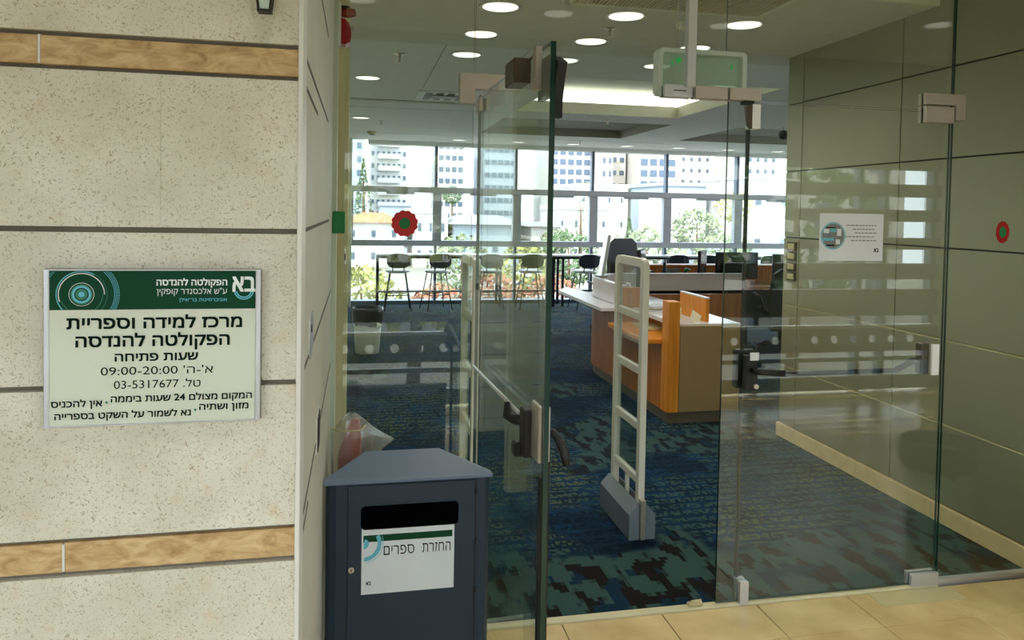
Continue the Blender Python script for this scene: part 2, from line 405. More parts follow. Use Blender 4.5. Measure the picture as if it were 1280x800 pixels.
def text_mesh(items, name, m, parent, mtx, depth=.0006):
    """items: (string, x, y, size, align, boldness, -width) in the sign's plane; ONE mesh of flat lettering"""
    from mathutils.geometry import tessellate_polygon
    mb = MB()
    for st, x, y, size, al, off, xs in items:
        outs = text_outline(st); q = size/100
        ax = [p[0] for O, _ in outs for p in O]; cx = (min(ax)+max(ax))/2; sc = -xs/(max(ax)-min(ax))
        sh = [(0, 0)] if off <= 0 else [(-1, -1), (1, -1), (-1, 1), (1, 1), (0, 0)]
        for k, (a, b) in enumerate(sh):
            for n_, (O, H) in enumerate(outs):
                pts = [Vector((p[0], p[1], 0)) for L in [O]+H for p in L]
                tri = tessellate_polygon([[Vector((p[0], p[1], 0)) for p in L] for L in [O]+H])
                z = depth+.00003*k+.000008*(n_ % 3)
                vs = [((p.x-cx)*sc+x+a*off, p.y*q+y+b*off, z) for p in pts]; fs = []
                for t_ in tri:
                    A, B_, C_ = (vs[i_] for i_ in t_); cr = (B_[0]-A[0])*(C_[1]-A[1])-(C_[0]-A[0])*(B_[1]-A[1])
                    if abs(cr) > 1e-14: fs.append(tuple(t_) if cr > 0 else tuple(t_)[::-1])
                mb.add(vs, fs, 0, False, mtx)
    me = bpy.data.meshes.new(name); me.from_pydata(mb.v, [], mb.f); me.materials.append(M[m])
    ob = bpy.data.objects.new(name, me); COL.objects.link(ob); ob.parent = parent; return ob
def heb(s):     # visual order for a left-to-right typesetter, numbers and Latin kept
    import re
    toks = re.findall(r'[0-9][0-9:\-]*|.', s); return ''.join(reversed(toks))
def ring_mb(mb, cx, cy, r0, r1, z, a0=0, a1=360, seg=40, mi=0, mtx=None):
    v = []; n = seg+1
    for i in range(n):
        a = radians(a0+(a1-a0)*i/seg); v += [(cx+r0*cos(a), cy+r0*sin(a), z), (cx+r1*cos(a), cy+r1*sin(a), z)]
    mb.add(v, [(2*i, 2*i+1, 2*i+3, 2*i+2) for i in range(seg)], mi, False, mtx)
def disc_mb(mb, cx, cy, r, z, seg=32, mtx=None, mi=0):
    mb.add([(cx+r*cos(2*pi*i/seg), cy+r*sin(2*pi*i/seg), z) for i in range(seg)], [tuple(range(seg))], mi, False, mtx)
YG = 2.80; XJ = -.093; YW = 1.281; XR = 3.058; ZC = 2.765
# ================================================================== STRUCTURE
# ---- lobby floor: stone tiles .42 m, joints recessed
fl = struct('floor')
bed = MB().box(-2.4, 5.4, -.55, 2.80, -.06, -.006); bed.build('tile_bed', 'grout', fl)
tmesh = {}
xs = [1.22+.42*i for i in range(-9, 11)]
ys = [2.53-.42*i for i in range(0, 8)]
for j in range(8):
    y0, y1 = (2.53, 2.772) if j == 0 else (ys[j], ys[j-1])
    if j == 7: y0 = -.55
    for i in range(len(xs)-1):
        x0, x1 = max(xs[i], -2.4), min(xs[i+1], 5.4)
        if x1-x0 < .05: continue
        if y0 > 1.26 and x1 < XJ-.1: continue
        if y0 > 2.0 and x0 > 3.2: continue
        key = (round(x1-x0, 3), round(y1-y0, 3))
        if key not in tmesh:
            tmesh[key] = MB().box(.002, key[0]-.002, .002, key[1]-.002, -.012, 0, ch=.0015).build('tile', 'tile', fl, (x0, y0, 0))
        else: inst(tmesh[key], (x0, y0, 0), fl)
MB().box(2.16, 2.56, 2.66, 2.765, 0, .0025, ch=.001).build('floor_spring_plate', 'tan', fl)
# ---- threshold
th = struct('trim_1')
MB().box(XJ, 2.52, 2.775, 2.815, -.01, .006, ch=.002).build('threshold_strip', 'postp', th)
MB().box(2.52, XR, 2.785, 2.815, -.01, .022, ch=.002).build('glazing_channel', 'bright', th)
MB().box(XJ, .44, 2.785, 2.815, -.01, .022, ch=.002).build('glazing_channel', 'bright', th)
# ---- library floor
cf = struct('floor')
MB().box(-.7, 13, 2.815, 12.72, -.06, 0).build('carpet', 'carpet', cf)
# ---- stone wall left of the entrance
wl = struct('wall_left')
MB().box(-2.4, XJ-.006, YW+.012, YW+.09, 0, 3.05).build('wall_core', 'grout', wl)
zb = [0, .255, .52, .775, 1.030, 1.083, 1.328, 1.579, 1.832, 1.882, 2.13, 2.38, 2.63, 2.683, 3.05]
bands = {1.030, 1.832, 2.63}
joints = {0: [-1.1, -.42], .255: [-.8], .52: [-1.2, -.55], .775: [-.95, -.455], 1.030: [-1.25, -.453], 1.083: [-.9, -.31], 1.328: [-1.15, -.5], 1.579: [-1.0, -.31], 1.832: [-1.3, -.486], 1.882: [-1.0, -.43], 2.13: [-1.2, -.5], 2.38: [-.9], 2.63: [-1.1], 2.683: [-1.3]}
for a, b in zip(zb[:-1], zb[1:]):
    cuts = [-2.4]+joints.get(a, [])+[XJ-.004]
    isb = a in bands; g = .0045
    for c0, c1 in zip(cuts[:-1], cuts[1:]):
        gv = .0018 if isb else .00015
        off = random.uniform(-.0002, .0002)+(0 if not isb else .002)
        MB().box(c0+gv, c1-(gv if c1 < XJ-.01 else 0), YW+off, YW+.03, a+g*(.6 if isb else 1), b-g*(.6 if isb else 1), ch=.0012 if isb else 0).build('band_stone' if isb else 'stone_block', 'band' if isb else 'stone', wl)
# pale mortar in the band joints
for z in (1.030, 1.832):
    xx = joints[z][-1]
    MB().box(xx-.0018, xx+.0018, YW+.002, YW+.02, z+.004, z+.048).build('mortar_joint', 'bead', wl)
# reveal (jamb) running back to the glass
MB().box(XJ-.10, XJ, YW+.03, 2.86, 0, 3.05).build('reveal_panel', 'plaster', wl)
MB().box(XJ-.006, XJ+.002, YW-.003, YW+.085, 0, 3.05, ch=.001).build('corner_bead', 'bead', wl)
for z, y0, y1, dz in ((1.882, 1.37, 2.35, 0), (1.832, 1.37, 1.75, 0), (1.579, 1.37, 2.45, 0), (1.328, 1.37, 2.72, 0), (1.062, 1.37, 2.72, 0), (1.03, 1.37, 1.52, 0), (2.13, 1.75, 2.3, 0)):
    MB().box(XJ-.001, XJ+.0012, y0, y1, z-.0035, z+.0035).build('joint_line', 'crack', wl)
# hardware on the reveal
mb = MB().prism(rrect(1.50, 1.62, 1.318, 1.405, .02), -.001, .003, mtx=Matrix(((0, 0, 1, XJ), (1, 0, 0, 0), (0, 1, 0, 0), (0, 0, 0, 1))))
mb.build('cover_plate', 'bright', wl)
MB().cyl((XJ+.003, 1.545, 1.375), (XJ+.0045, 1.545, 1.375), .008).build('plate_hole', 'black', wl)
mb = MB().box(XJ, XJ+.004, 1.79, 1.90, 1.035, 1.125); mb.build('strike_frame', 'bead', wl)
MB().box(XJ+.0035, XJ+.006, 1.80, 1.89, 1.04, 1.12).build('strike_opening', 'black', wl)
# lobby other walls
w2 = struct('wall_side'); MB().box(-2.5, -2.4, -.6, 1.4, 0, 3.05).build('panel', 'cream', w2)
w3 = struct('wall_lobby_right'); MB().box(3.16, 5.5, 2.17, 2.27, 0, 3.05).build('panel', 'cream', w3); MB().box(5.4, 5.5, -.6, 2.17, 0, 3.05).build('panel', 'cream', w3)
cl = struct('ceiling'); MB().box(-2.5, 5.5, -.6, 3.52, 3.05, 3.12).build('lobby_soffit', 'ceil', cl)
# ---- right clad wall
wr = struct('wall_right')
MB().box(XR+.012, XR+.16, 2.17, 4.93, 0, 3.05).build('wall_core', 'black', wr)
zj = [.10, .525, .974, 1.4615, 1.938, 2.42, 2.90, 3.05]
yj = [2.17, 2.62, 3.768, 4.741, 4.935]
yj = [2.17, 3.768, 4.741, 4.935]
for a, b in zip(zj[:-1], zj[1:]):
    for c, d in zip(yj[:-1], yj[1:]):
        MB().box(XR, XR+.02, c+.0035, d-.0035, a+.004, b-.004, ch=.0015).build('cladding_panel', 'clad', wr)
MB().box(XR+.02, XR+.17, 4.93, 4.95, .1, 3.05).build('end_panel', 'clad', wr)
for z in (.525, .974):
    MB().box(XR+.004, XR+.012, 2.17, 4.935, z-.004, z+.002).build('joint_profile', 'tan', wr)
br = struct('baseboard_right')
for c, d in ((2.17, 2.8), (2.82, 3.43), (3.43, 4.05), (4.05, 4.95)):
    MB().box(XR-.014, XR+.02, c+.001, d-.001, 0, .097, ch=.002).build('skirting_length', 'skirt', br)
# ---- interior left wall
wi = struct('wall_left')
MB().box(-.72, -.62, 2.86, 12.7, 0, 2.765).build('wall_panel', 'cream', wi)
MB().box(-.62, XJ-.1, 2.80, 2.86, 0, 2.765).build('wall_panel', 'cream', wi)
MB().box(-.145, -.105, 12.4, 12.7, 0, 2.765).build('window_jamb', 'cream', wi)
MB().box(XJ-.03, -.078, 2.835, 2.875, 0, 3.05, ch=.003).build('inner_door_post', 'cream', wi)
MB().box(XJ-.10, -.052, 4.1, 4.16, 0, 2.765, ch=.003).build('inner_post', 'postp', wi)
# stone clad pier inside
pr = struct('wall_pier')
for k in range(4):
    for (x0, x1) in ((-.62, -.44), (-.437, -.16)):
        MB().box(x0, x1, 5.3, 5.9, .09+.235*k+.003, .09+.235*(k+1)-.003, ch=.002).build('stone_block', 'stone', pr)
MB().box(-.62, -.165, 5.305, 5.895, 0, 1.03).build('pier_core', 'grout', pr)
MB().box(-.62, -.15, 5.29, 5.91, 0, .088, ch=.003).build('plinth', 'stone', pr)
MB().box(-.61, -.40, 5.38, 5.8, 1.03, 2.765, ch=.003).build('pier_shaft', 'cream', pr)
# ---- library ceiling with its recesses
ce = struct('ceiling')
holes = [(1.74, 3.75, 6.12, 8.4), (1.75, 3.96, 9.05, 10.95), (4.9, 11.5, 9.05, 10.95)]
def slab(mb, x0, x1, y0, y1, z0, z1, hs):
    X = sorted({x0, x1, *[h[i] for h in hs for i in (0, 1) if x0 < h[i] < x1]}); Y = sorted({y0, y1, *[h[i] for h in hs for i in (2, 3) if y0 < h[i] < y1]})
    for a, b in zip(X[:-1], X[1:]):
        for c, d in zip(Y[:-1], Y[1:]):
            mx, my = (a+b)/2, (c+d)/2
            if any(h[0] < mx < h[1] and h[2] < my < h[3] for h in hs): continue
            mb.box(a, b, c, d, z0, z1)
mb = MB(); slab(mb, -.72, XR+.16, 3.52, 5.2, ZC, ZC+.03, []); mb.build('entrance_soffit', 'ceil', ce)
MB().box(-.72, XR+.16, 3.50, 3.52, ZC, 3.12, ch=.002).build('soffit_edge', 'cream', ce)
mb = MB(); slab(mb, -.72, 13, 5.203, 12.75, ZC, ZC+.03, holes); slab(mb, XR+.16, 13, 3.9, 5.203, ZC, ZC+.03, []); mb.build('board_ceiling', 'ceil2', ce)
for (a, b, c, d), h, mt, tp in ((holes[0], .13, 'cream', 'ceil2'), (holes[1], .11, 'ceilshade', 'ceilshade'), (holes[2], .11, 'ceilshade', 'ceilshade')):
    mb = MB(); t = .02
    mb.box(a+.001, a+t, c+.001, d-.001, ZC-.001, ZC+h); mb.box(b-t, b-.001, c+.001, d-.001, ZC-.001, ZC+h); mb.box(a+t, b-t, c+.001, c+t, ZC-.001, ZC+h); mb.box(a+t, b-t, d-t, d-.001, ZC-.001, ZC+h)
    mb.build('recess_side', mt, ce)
    if mt == 'ceilshade': MB().box(a-t, b+t, c-t, d+t, ZC+h, ZC+h+.02).build('recess_top', tp, ce)
a, b, c, d = holes[0]
MB().box(a-.2, b+.2, c-.2, d+.25, ZC+.31, ZC+.33).build('recess_top', 'ceil', ce)
mb = MB(); mb.box(a-.2, a-.18, c-.2, d+.25, ZC+.13, ZC+.31); mb.box(b+.18, b+.2, c-.2, d+.25, ZC+.13, ZC+.31); mb.box(a, b, c-.2, c-.18, ZC+.13, ZC+.31)
mb.box(a-.2, a, c-.2, d+.25, ZC+.12, ZC+.13); mb.box(b, b+.2, c-.2, d+.25, ZC+.12, ZC+.13); mb.box(a, b, d, d+.25, ZC+.12, ZC+.13); mb.build('cove_shelf', 'cream', ce)
MB().box(a, b, 7.42, 7.5, ZC+.25, ZC+.31, ch=.004).build('recess_rib', 'white', ce)
for x in (2.3, 2.95): MB().box(x, x+.03, c, 7.42, ZC+.295, ZC+.31).build('recess_rib', 'white', ce)
for x0, x1, y0, y1 in ((.586, .590, 5.203, 7.1), (1.186, 1.19, 5.203, 6.3), (-.62, 1.0, 7.95, 7.975), (-.62, 1.7, 8.6, 8.604), (-.62, 4.9, 11.5, 11.504)):
    MB().box(x0, x1, y0, y1, ZC-.0015, ZC+.001).build('joint_line', 'crack', ce)
MB().box(-.62, 1.35, 8.0, 8.06, ZC-.012, ZC, ch=.003).build('ceiling_bead', 'ceil', ce)
# far wall parapet + head
wb = struct('wall_back')
MB().box(-.3, 13, 12.72, 12.95, -.06, .06).build('sill_upstand', 'darkframe', wb)
MB().box(.15, 13, 12.70, 12.95, 2.70, 3.0).build('window_head', 'ceil2', wb)
MB().box(-.3, .15, 12.72, 12.95, 2.86, 3.0).build('window_head', 'ceil2', wb)
MB().box(-.8, -.145, 12.7, 12.95, 0, 3.0).build('wall_panel', 'cream', wb)
w5 = struct('wall_daylight_opening'); MB().box(13, 13.1, 3.9, 12.95, -.06, .5).build('sill_panel', 'cream', w5); MB().box(13, 13.1, 3.9, 12.95, 2.7, 2.8).build('head_panel', 'cream', w5)  # unseen side, left open between mullions so added daylight brightens the ceiling
for y in (3.95, 6.2, 8.4, 10.6, 12.9): MB().box(13, 13.1, y-.05, y+.05, .5, 2.7).build('mullion', 'frame', w5)
MB().box(3.24, 13, 3.9, 4.0, 0, 2.8).build('wall_panel', 'cream', w5)
# ---- far window band
fw = struct('window_1')
xm = [-.13, 1.30, 2.70, 4.10, 5.51, 6.92, 8.33, 9.74, 11.15, 12.56]
for i, x in enumerate(xm):
    MB().box(x-.025, x+.025, 12.74, 12.86, 1.98, 2.86 if i == 0 else 2.70, ch=.004).build('mullion', 'darkframe', fw)
    MB().box(x-(.05 if i else .03), x+(.10 if i else .05), 12.74, 12.86, 1.05, 1.93, ch=.004).build('mullion', 'frame', fw)
    MB().box(x-.02, x+.025, 12.75, 12.85, .06, 1.0, ch=.004).build('mullion', 'darkframe', fw)
MB().box(-.15, 13, 12.72, 12.88, 1.90, 2.0, ch=.005).build('transom', 'frame', fw)
MB().box(-.15, 13, 12.72, 12.88, .99, 1.09, ch=.005).build('transom', 'frame', fw)
for x0, x1 in zip(xm[:-1], xm[1:]):
    MB().box((x0+x1)/2-.12, (x0+x1)/2+.35, 12.73, 12.75, 1.865, 1.905).build('blind_box', 'frame', fw)
    for z0, z1 in ((.06, .99), (1.09, 1.90), (2.0, 2.86 if x0 < 0 else 2.70)):
        MB().box(x0+.02, x1-.02, 12.80, 12.806, z0, z1).build('glass_pane', 'winglass', fw)
# ================================================================== GLASS ENTRANCE
def pane(name, x0, x1, z0, z1, parent, t=.012, y=YG, edges=True):
    mb = MB(); mb.box(x0, x1, y-t/2, y+t/2, z0, z1)
    for i, f in enumerate(mb.f):
        n = (Vector(mb.v[f[1]])-Vector(mb.v[f[0]])).cross(Vector(mb.v[f[2]])-Vector(mb.v[f[1]]))
        mb.mi[i] = 0 if abs(n.y) > max(abs(n.x), abs(n.z)) else 1
    return mb.build(name, ['glass', 'gedge'], parent)
XH, XS, XE = .425, 2.525, 1.468      # left seam, right seam, right leaf free edge
g1 = struct('window_2'); pane('glass_pane', -.05, XH-.003, .012, 3.04, g1)
MB().box(-.093, -.077, 2.775, 2.79, 0, 3.05).build('glass_fin', 'gedgel', g1)
g2 = struct('window_3'); pane('glass_pane', XS+.004, XR, .012, 3.04, g2)
g4 = struct('window_4'); pane('glass_pane', XH+.002, XS-.003, 2.085, 3.04, g4)
# transom patch fittings and hanger
def plate(nm, m, parent, x0, x1, z0, z1, t=.017, y=YG, both=True, ch=.0015):
    mb = MB().box(x0, x1, y-.006-t, y-.006, z0, z1, ch=ch)
    if both: mb.box(x0, x1, y+.006, y+.006+t, z0, z1, ch=ch)
    return mb.build(nm, m, parent)
L = [(.368, 2.020), (.425, 2.020), (.425, 2.075), (.60, 2.075), (.60, 2.132), (.368, 2.132)]
mb = MB(); mb.prism(L, YG-.024, YG-.006, mtx=YFACE); mb.prism(L, YG+.006, YG+.024, mtx=YFACE); mb.build('corner_patch_fitting', 'satin', g4)
mb = MB(); R_ = [(2.375, 2.108), (2.375, 2.155), (2.572, 2.155), (2.572, 2.045), (2.523, 2.045), (2.523, 2.108)]
mb.prism(R_, YG-.024, YG-.006, mtx=YFACE); mb.prism(R_, YG+.006, YG+.024, mtx=YFACE); mb.build('corner_patch_fitting', 'satin', g4)
plate('lock_keeper', 'bright', g4, 1.180, 1.300, 2.083, 2.132, .02)
MB().box(1.219, 1.270, 2.7715, 2.7745, 2.088, 2.094).build('keeper_slot', 'paper', g4)
MB().box(1.219, 1.270, 2.7715, 2.7745, 2.107, 2.110).build('keeper_slot', 'black', g4)
plate('transom_fitting', 'satin', g4, 1.312, 1.452, 2.083, 2.132, .02)
plate('transom_fitting', 'satin', g4, 1.462, 1.600, 2.083, 2.132, .02)
MB().box(1.260, 1.300, 2.745, 2.774, 2.12, 3.05, ch=.003).build('steel_hanger', 'bright', g4)
MB().box(1.532, 1.572, 2.78, 2.82, 2.070, 2.083).build('keeper_tongue', 'black', g4)
# ---- right leaf (closed)
dr = struct('door_1')
pane('glass_pane', XE, XS-.010, .010, 2.078, dr)
plate('top_hinge_fitting', 'satin', dr, 2.375, 2.518, 2.030, 2.100, .018)
plate('bottom_hinge_fitting', 'bright', dr, 2.385, 2.522, .004, .06, .018)
MB().box(1.562, 1.576, 2.812, 2.826, .10, 1.99, ch=.002).build('bolt_rod', 'blackp', dr)
plate('top_latch', 'white', dr, 1.560, 1.600, 1.970, 2.070, .02)
MB().prism([(1.535, 2.06), (1.56, 2.07), (1.56, 1.97), (1.545, 1.985)], YG-.03, YG-.006, mtx=YFACE).build('latch_shoulder', 'bronze', dr)
plate('bottom_latch', 'bright', dr, 1.564, 1.604, 0.002, .098, .022)
lk = MB().box(1.556, 1.612, YG-.040, YG-.006, .90, 1.045, ch=.004).build('lock_case', 'black', dr)
MB().box(1.572, 1.612, YG-.044, YG-.040, 1.025, 1.058, ch=.002).build('case_cap', 'bright', lk)
MB().cyl((1.602, YG-.048, .918), (1.602, YG-.006, .918), .010).build('key_cylinder', 'satin', lk)
MB().tube([(1.585, YG-.04, .985), (1.585, YG-.075, .985), (1.62, YG-.085, .985), (1.70, YG-.085, .978)], [.012, .012, .013, .014], 10).build('lever', 'black', lk)
pb = MB().box(1.540, 1.62, YG+.006, YG+.045, .90, 1.06, ch=.004).build('panic_case', 'black', dr)
MB().cyl((1.60, YG+.10, .93), (2.38, YG+.10, .935), .011).build('push_bar', 'black', dr)
MB().tube([(2.45, YG+.03, .99), (2.42, YG+.07, .98), (2.37, YG+.10, .935)], [.018, .016, .014], 8).build('bar_arm', 'black', dr)
MB().tube([(1.56, YG+.03, .96), (1.58, YG+.07, .95), (1.62, YG+.10, .93)], [.018, .016, .014], 8).build('bar_arm', 'black', dr)
MB().box(2.425, 2.46, YG+.006, YG+.05, .935, 1.07, ch=.003).build('bar_case', 'bronze', dr)
plate('bar_end_plate', 'white', dr, 2.455, 2.49, .935, 1.07, .012, both=False)
# ---- left leaf (open toward the camera)
dl = struct('door_2', (.447, YG, 0)); dl.rotation_euler = (0, 0, radians(-88.1))
# local frame: x along the leaf from hinge to free edge, -y = left face, +y = right face (after rotation)
def lp(name, m, b, ch=.0015, par=dl): return MB().box(*b, ch=ch).build(name, m, par)
pane('glass_pane', .0, .962, .010, 2.050, dl, y=0.0)
lp('top_hinge_fitting', 'satin', (.03, .09, -.020, -.006, 1.985, 2.035)); lp('top_hinge_fitting', 'satin', (.03, .09, .006, .020, 1.985, 2.035))
lp('bottom_hinge_fitting', 'bright', (.0, .14, -.022, .022, .004, .06))
lp('top_stop', 'bronze', (.66, .77, -.055, -.006, 1.975, 2.045), .002)
lp('edge_fitting', 'satin', (.85, .885, -.024, -.006, 1.94, 2.055)); lp('edge_fitting', 'bronze', (.80, .92, .006, .022, 1.92, 2.03))
mb = MB(); mb.prism([(.93, 2.02), (.99, 1.995), (.97, 1.95), (.955, 1.90), (.955, 1.86), (.93, 1.86)], .006, .03, mtx=YFACE); mb.build('top_latch', 'black', dl)
lp('edge_seal', 'gedge', (.962, .966, -.007, .007, .01, 2.05), 0)
lp('bolt_rod', 'black', (.905, .925, .006, .024, .03, 1.0), .003)
lp('edge_rail', 'black', (.935, .960, -.012, -.006, .01, .93), .001)
c_ = lp('lock_plate', 'satin', (.875, .950, -.016, -.006, .965, 1.115), .003)
lp('lock_plate', 'bright', (.91, .955, .006, .014, .97, 1.115), .003)
k_ = lp('panic_case', 'black', (.82, .87, -.035, -.006, .955, 1.085), .004)
MB().tube([(.83, -.02, 1.045), (.79, -.04, 1.04), (.745, -.05, 1.04), (.735, -.05, 1.075)], [.014, .015, .015, .008], 8).build('bar_arm', 'black', dl)
MB().cyl((.10, -.03, 1.045), (.80, -.03, 1.058), .006).build('push_bar', 'bright', dl)
MB().box(.79, .83, -.05, -.02, .945, .985, ch=.006).build('key_housing', 'black', dl)
MB().tube([(.93, .014, 1.045), (.935, .026, 1.043), (.95, .036, 1.03), (.98, .045, 1.005), (.99, .048, .972)], [.009, .010, .011, .013, .010], 10).build('lever', 'black', dl)
# ================================================================== LOBBY SCREEN behind the camera
sc = struct('wall_front')
mb = MB().box(-2.4, 5.4, -.5, -.44, .595, .62); mb.build('top_rail', 'white', sc)
def holed_panel(x0, x1, z0, z1, r, pitch, zc, y0, y1):
    mb = MB(); n = int((x1-x0)/pitch); seg = 16
    for i in range(n):
        a, b = x0+i*pitch, x0+(i+1)*pitch; cx = (a+b)/2
        # outer boundary point for each angle
        def edge(t):
            dx, dz = cos(t), sin(t); k = min((b-cx)/abs(dx) if abs(dx) > 1e-6 else 9, ((z1-zc) if dz > 0 else (zc-z0))/abs(dz) if abs(dz) > 1e-6 else 9); return cx+dx*k, zc+dz*k
        ts = sorted([2*pi*k/seg for k in range(seg)]+[math.atan2(sz, sx_) % (2*pi) for sx_, sz in ((b-cx, z1-zc), (a-cx, z1-zc), (a-cx, z0-zc), (b-cx, z0-zc))])
        m_ = len(ts); v = []
        for y in (y0, y1):
            for t in ts: v.append((cx+r*cos(t), y, zc+r*sin(t)))
            for t in ts: e = edge(t); v.append((e[0], y, e[1]))
        f = []
        for k in range(m_):
            k2 = (k+1) % m_
            f += [(k, k2, m_+k2, m_+k), (2*m_+k, 3*m_+k, 3*m_+k2, 2*m_+k2), (k, 2*m_+k, 2*m_+k2, k2)]
        mb.add(v, f)
    return mb
holed_panel(-2.4, 5.4, .37, .59, .036, .2, .487, -.475, -.465).build('perforated_panel', 'grey', sc)
MB().box(-2.4, 5.4, -.48, -.45, .285, .325).build('rail', 'frame', sc)
MB().box(-2.4, 5.4, -.48, -.45, .02, .15).build('rail', 'frame', sc)
for z0, z1 in ((.70, .95), (1.04, 1.19), (1.32, 1.43), (1.58, 1.69), (1.81, 1.93), (2.06, 3.05)):
    MB().box(-2.4, 5.4, -.52, -.47, z0, z1, ch=.004).build('louvre_blade', 'grey', sc)
for x in (-2.3, -.9, 1.1, 2.3, 3.53, 4.57, 4.83, 5.35):
    MB().box(x-.025, x+.025, -.60, -.50, 0, 3.05, ch=.004).build('post', 'darkframe', sc)
# ================================================================== LIGHT FITTINGS
def downlight_proto():
    t = thing('downlight', 'x', 'ceiling light')
    MB().lathe([(.100, -.002), (.122, -.010), (.122, 0), (.100, 0)], seg=32).build('trim_ring', 'white', t)
    mb = MB().lathe([(.001, -.0035), (.101, -.0035), (.101, -.001), (.001, -.001)], seg=32)
    d = mb.build('diffuser', 'lamp', t)
    for a in range(8):
        pass
    l = bpy.data.lights.new('downlight_lamp', 'SPOT'); l.energy = LIB_SPOT; l.color = (1, .95, .84); l.spot_size = radians(150); l.spot_blend = .6; l.shadow_soft_size = .09
    lo = bpy.data.objects.new('lamp', l); COL.objects.link(lo); lo.parent = t; lo.location = (0, 0, -.02)
    return t
dproto = downlight_proto(); firstd = True
def place_down(x, y, label, group, z=ZC):
    global firstd
    if firstd: firstd = False; dproto.location = (x, y, z); dproto['label'] = label; dproto['group'] = group; return dproto
    return dup(dproto, (x, y, z), label=label, group=group)
cn = ['left column', 'middle column', 'right column']; rn = ['nearest row', 'second row', 'third row']
for i, x in enumerate((.77, 1.515, 2.265)):
    for j, y in enumerate((4.15, 4.82, 5.48)):
        place_down(x, y, f'round white ceiling downlight in the {cn[i]}, {rn[j]} from the glass doors', 'downlights over the entrance')
place_down(.07, 6.69, 'round ceiling downlight alone near the left edge, above the flower sticker', 'downlights over the left aisle')
place_down(.02, 9.65, 'farther small ceiling downlight low over the left end of the windows', 'downlights over the left aisle')
fx = [1.6, 2.6, 3.55, 4.5, 5.45, 6.4, 7.35]
nm = ['first', 'second', 'third', 'fourth', 'fifth', 'sixth', 'seventh']
for i, x in enumerate(fx): place_down(x, 12.15, f'flush downlight by the far windows, {nm[i]} from the left of its row', 'downlights along the far windows')
lobl = [(-1.3, .35), (0.0, .35), (1.4, .35), (2.7, .35), (1.1, 1.7), (2.3, 1.7), (4.2, .8)]  # lamps out of view, added to light the lobby
lobn = ['above the far left of the stone wall front', 'above the camera spot, left of centre', 'in the front lobby row, right of centre', 'in the front lobby row near the right', 'closest before the left door leaf', 'closest before the right door leaf', 'in the far right bay of the lobby']
for i, (x, y) in enumerate(lobl):
    o = place_down(x, y, 'unseen added lobby light '+lobn[i], 'added lobby lights', 3.05)
    for c in o.children:
        if c.type == 'LIGHT':
            c.data = c.data.copy(); c.data.energy = LOBBY_W
# glowing ceiling bay
t = thing('light_cove', 'long bright white light box set in the recessed ceiling bay', 'ceiling light', (2.75, 8.6, ZC+.131))
MB().box(-1.1, 1.15, -.02, 0.02, 0, .165).build('lit_panel', 'cove', t)
a1 = area_lamp('lamp', (0, -.05, .08), 2.1, .14, 1.6, (1, 1, .97), (radians(-90), 0, 0), t)
t = thing('panel_light', 'small square white light in the roof of the ceiling bay', 'ceiling light', (2.35, 6.95, ZC+.31))
MB().box(-.13, .13, -.1, .1, -.02, 0, ch=.004).build('frame', 'white', t); MB().box(-.11, .11, -.08, .08, -.023, -.0205).build('diffuser', 'lamp', t)
t = thing('light_strip', 'bright linear light along the right side of the ceiling bay', 'ceiling light', (3.86, 7.1, ZC+.131))
MB().box(-.02, .02, -.95, 1.2, 0, .165).build('lit_panel', 'cove', t)
area_lamp('lamp', (-.05, .1, .08), .14, 2.0, 1.0, (1, 1, .97), (0, radians(90), 0), t)
# ================================================================== CEILING FITTINGS
t = thing('air_grille', 'long slatted air supply grille in the ceiling above the entrance', 'air vent', (1.67, 3.74, ZC))
MB().box(-.56, .56, -.19, .205, -.003, 0).build('backing', 'black', t)
mb = MB(); mb.box(-.58, .58, .18, .21, -.016, -.002, ch=.003); mb.box(-.58, .58, -.21, -.18, -.016, -.002, ch=.003); mb.box(-.58, -.55, -.21, .21, -.016, -.002, ch=.003); mb.box(.55, .58, -.21, .21, -.016, -.002, ch=.003); mb.build('frame', 'cream', t)
sl_ = MB().box(-.006, .006, -.18, .18, -.014, -.003).build('slat', 'tan', t, (-.54, 0, 0))
for i in range(1, 50): inst(sl_, (-.54+i*.022, 0, 0), t)
t = thing('ceiling_cassette', 'white square air conditioner outlet in the ceiling at the left', 'air conditioner', (.83, 7.5, ZC))
MB().box(-.27, .27, -.27, .27, -.012, 0, ch=.004).build('panel', 'white', t)
for i in range(4):
    MB().box(-.20+.11*i, -.13+.11*i, -.22, .22, -.015, -.0125).build('slot', 'black', t)
MB().box(-.13, .13, -.1, .1, -.022, -.0155, ch=.004).build('intake', 'grey', t)
def sprinkler(x, y, lab, s=1):
    t = thing('sprinkler_head', lab, 'sprinkler', (x, y, ZC), 'ceiling sprinklers')
    MB().lathe([(.001, -.006), (.035*s, -.004), (.036*s, 0)], seg=16).build('escutcheon', 'satin', t)
    MB().cyl((0, 0, -.05*s), (0, 0, -.003), .010*s, 8).cyl((0, 0, -.054*s), (0, 0, -.05*s), .02*s, 10).build('nozzle', 'satin', t)
sprinkler(.29, 5.6, 'pendent sprinkler on the left ceiling above the flower sticker', 1.3)
sprinkler(.28, 9.9, 'small sprinkler near the left end of the far windows')
sprinkler(1.52, 4.45, 'sprinkler just behind the front middle downlight')
sprinkler(3.0, 8.8, 'sprinkler between the bright bay and the dark ceiling recess')
sprinkler(3.5, 11.6, 'sprinkler just above the far window head, over the desk')
t = thing('smoke_detector', 'small round tan smoke detector on the ceiling at the far left', 'detector', (.19, 11.3, ZC))
MB().lathe([(.001, -.05), (.05, -.05), (.07, -.03), (.075, 0)], seg=20).build('housing', 'tan', t); MB().lathe([(.03, -.056), (.045, -.05)], seg=20).build('sensor', 'grey', t)
t = thing('motion_sensor', 'small cream box sensor on the ceiling behind the white hanger rod', 'sensor', (1.90, 4.16, ZC))
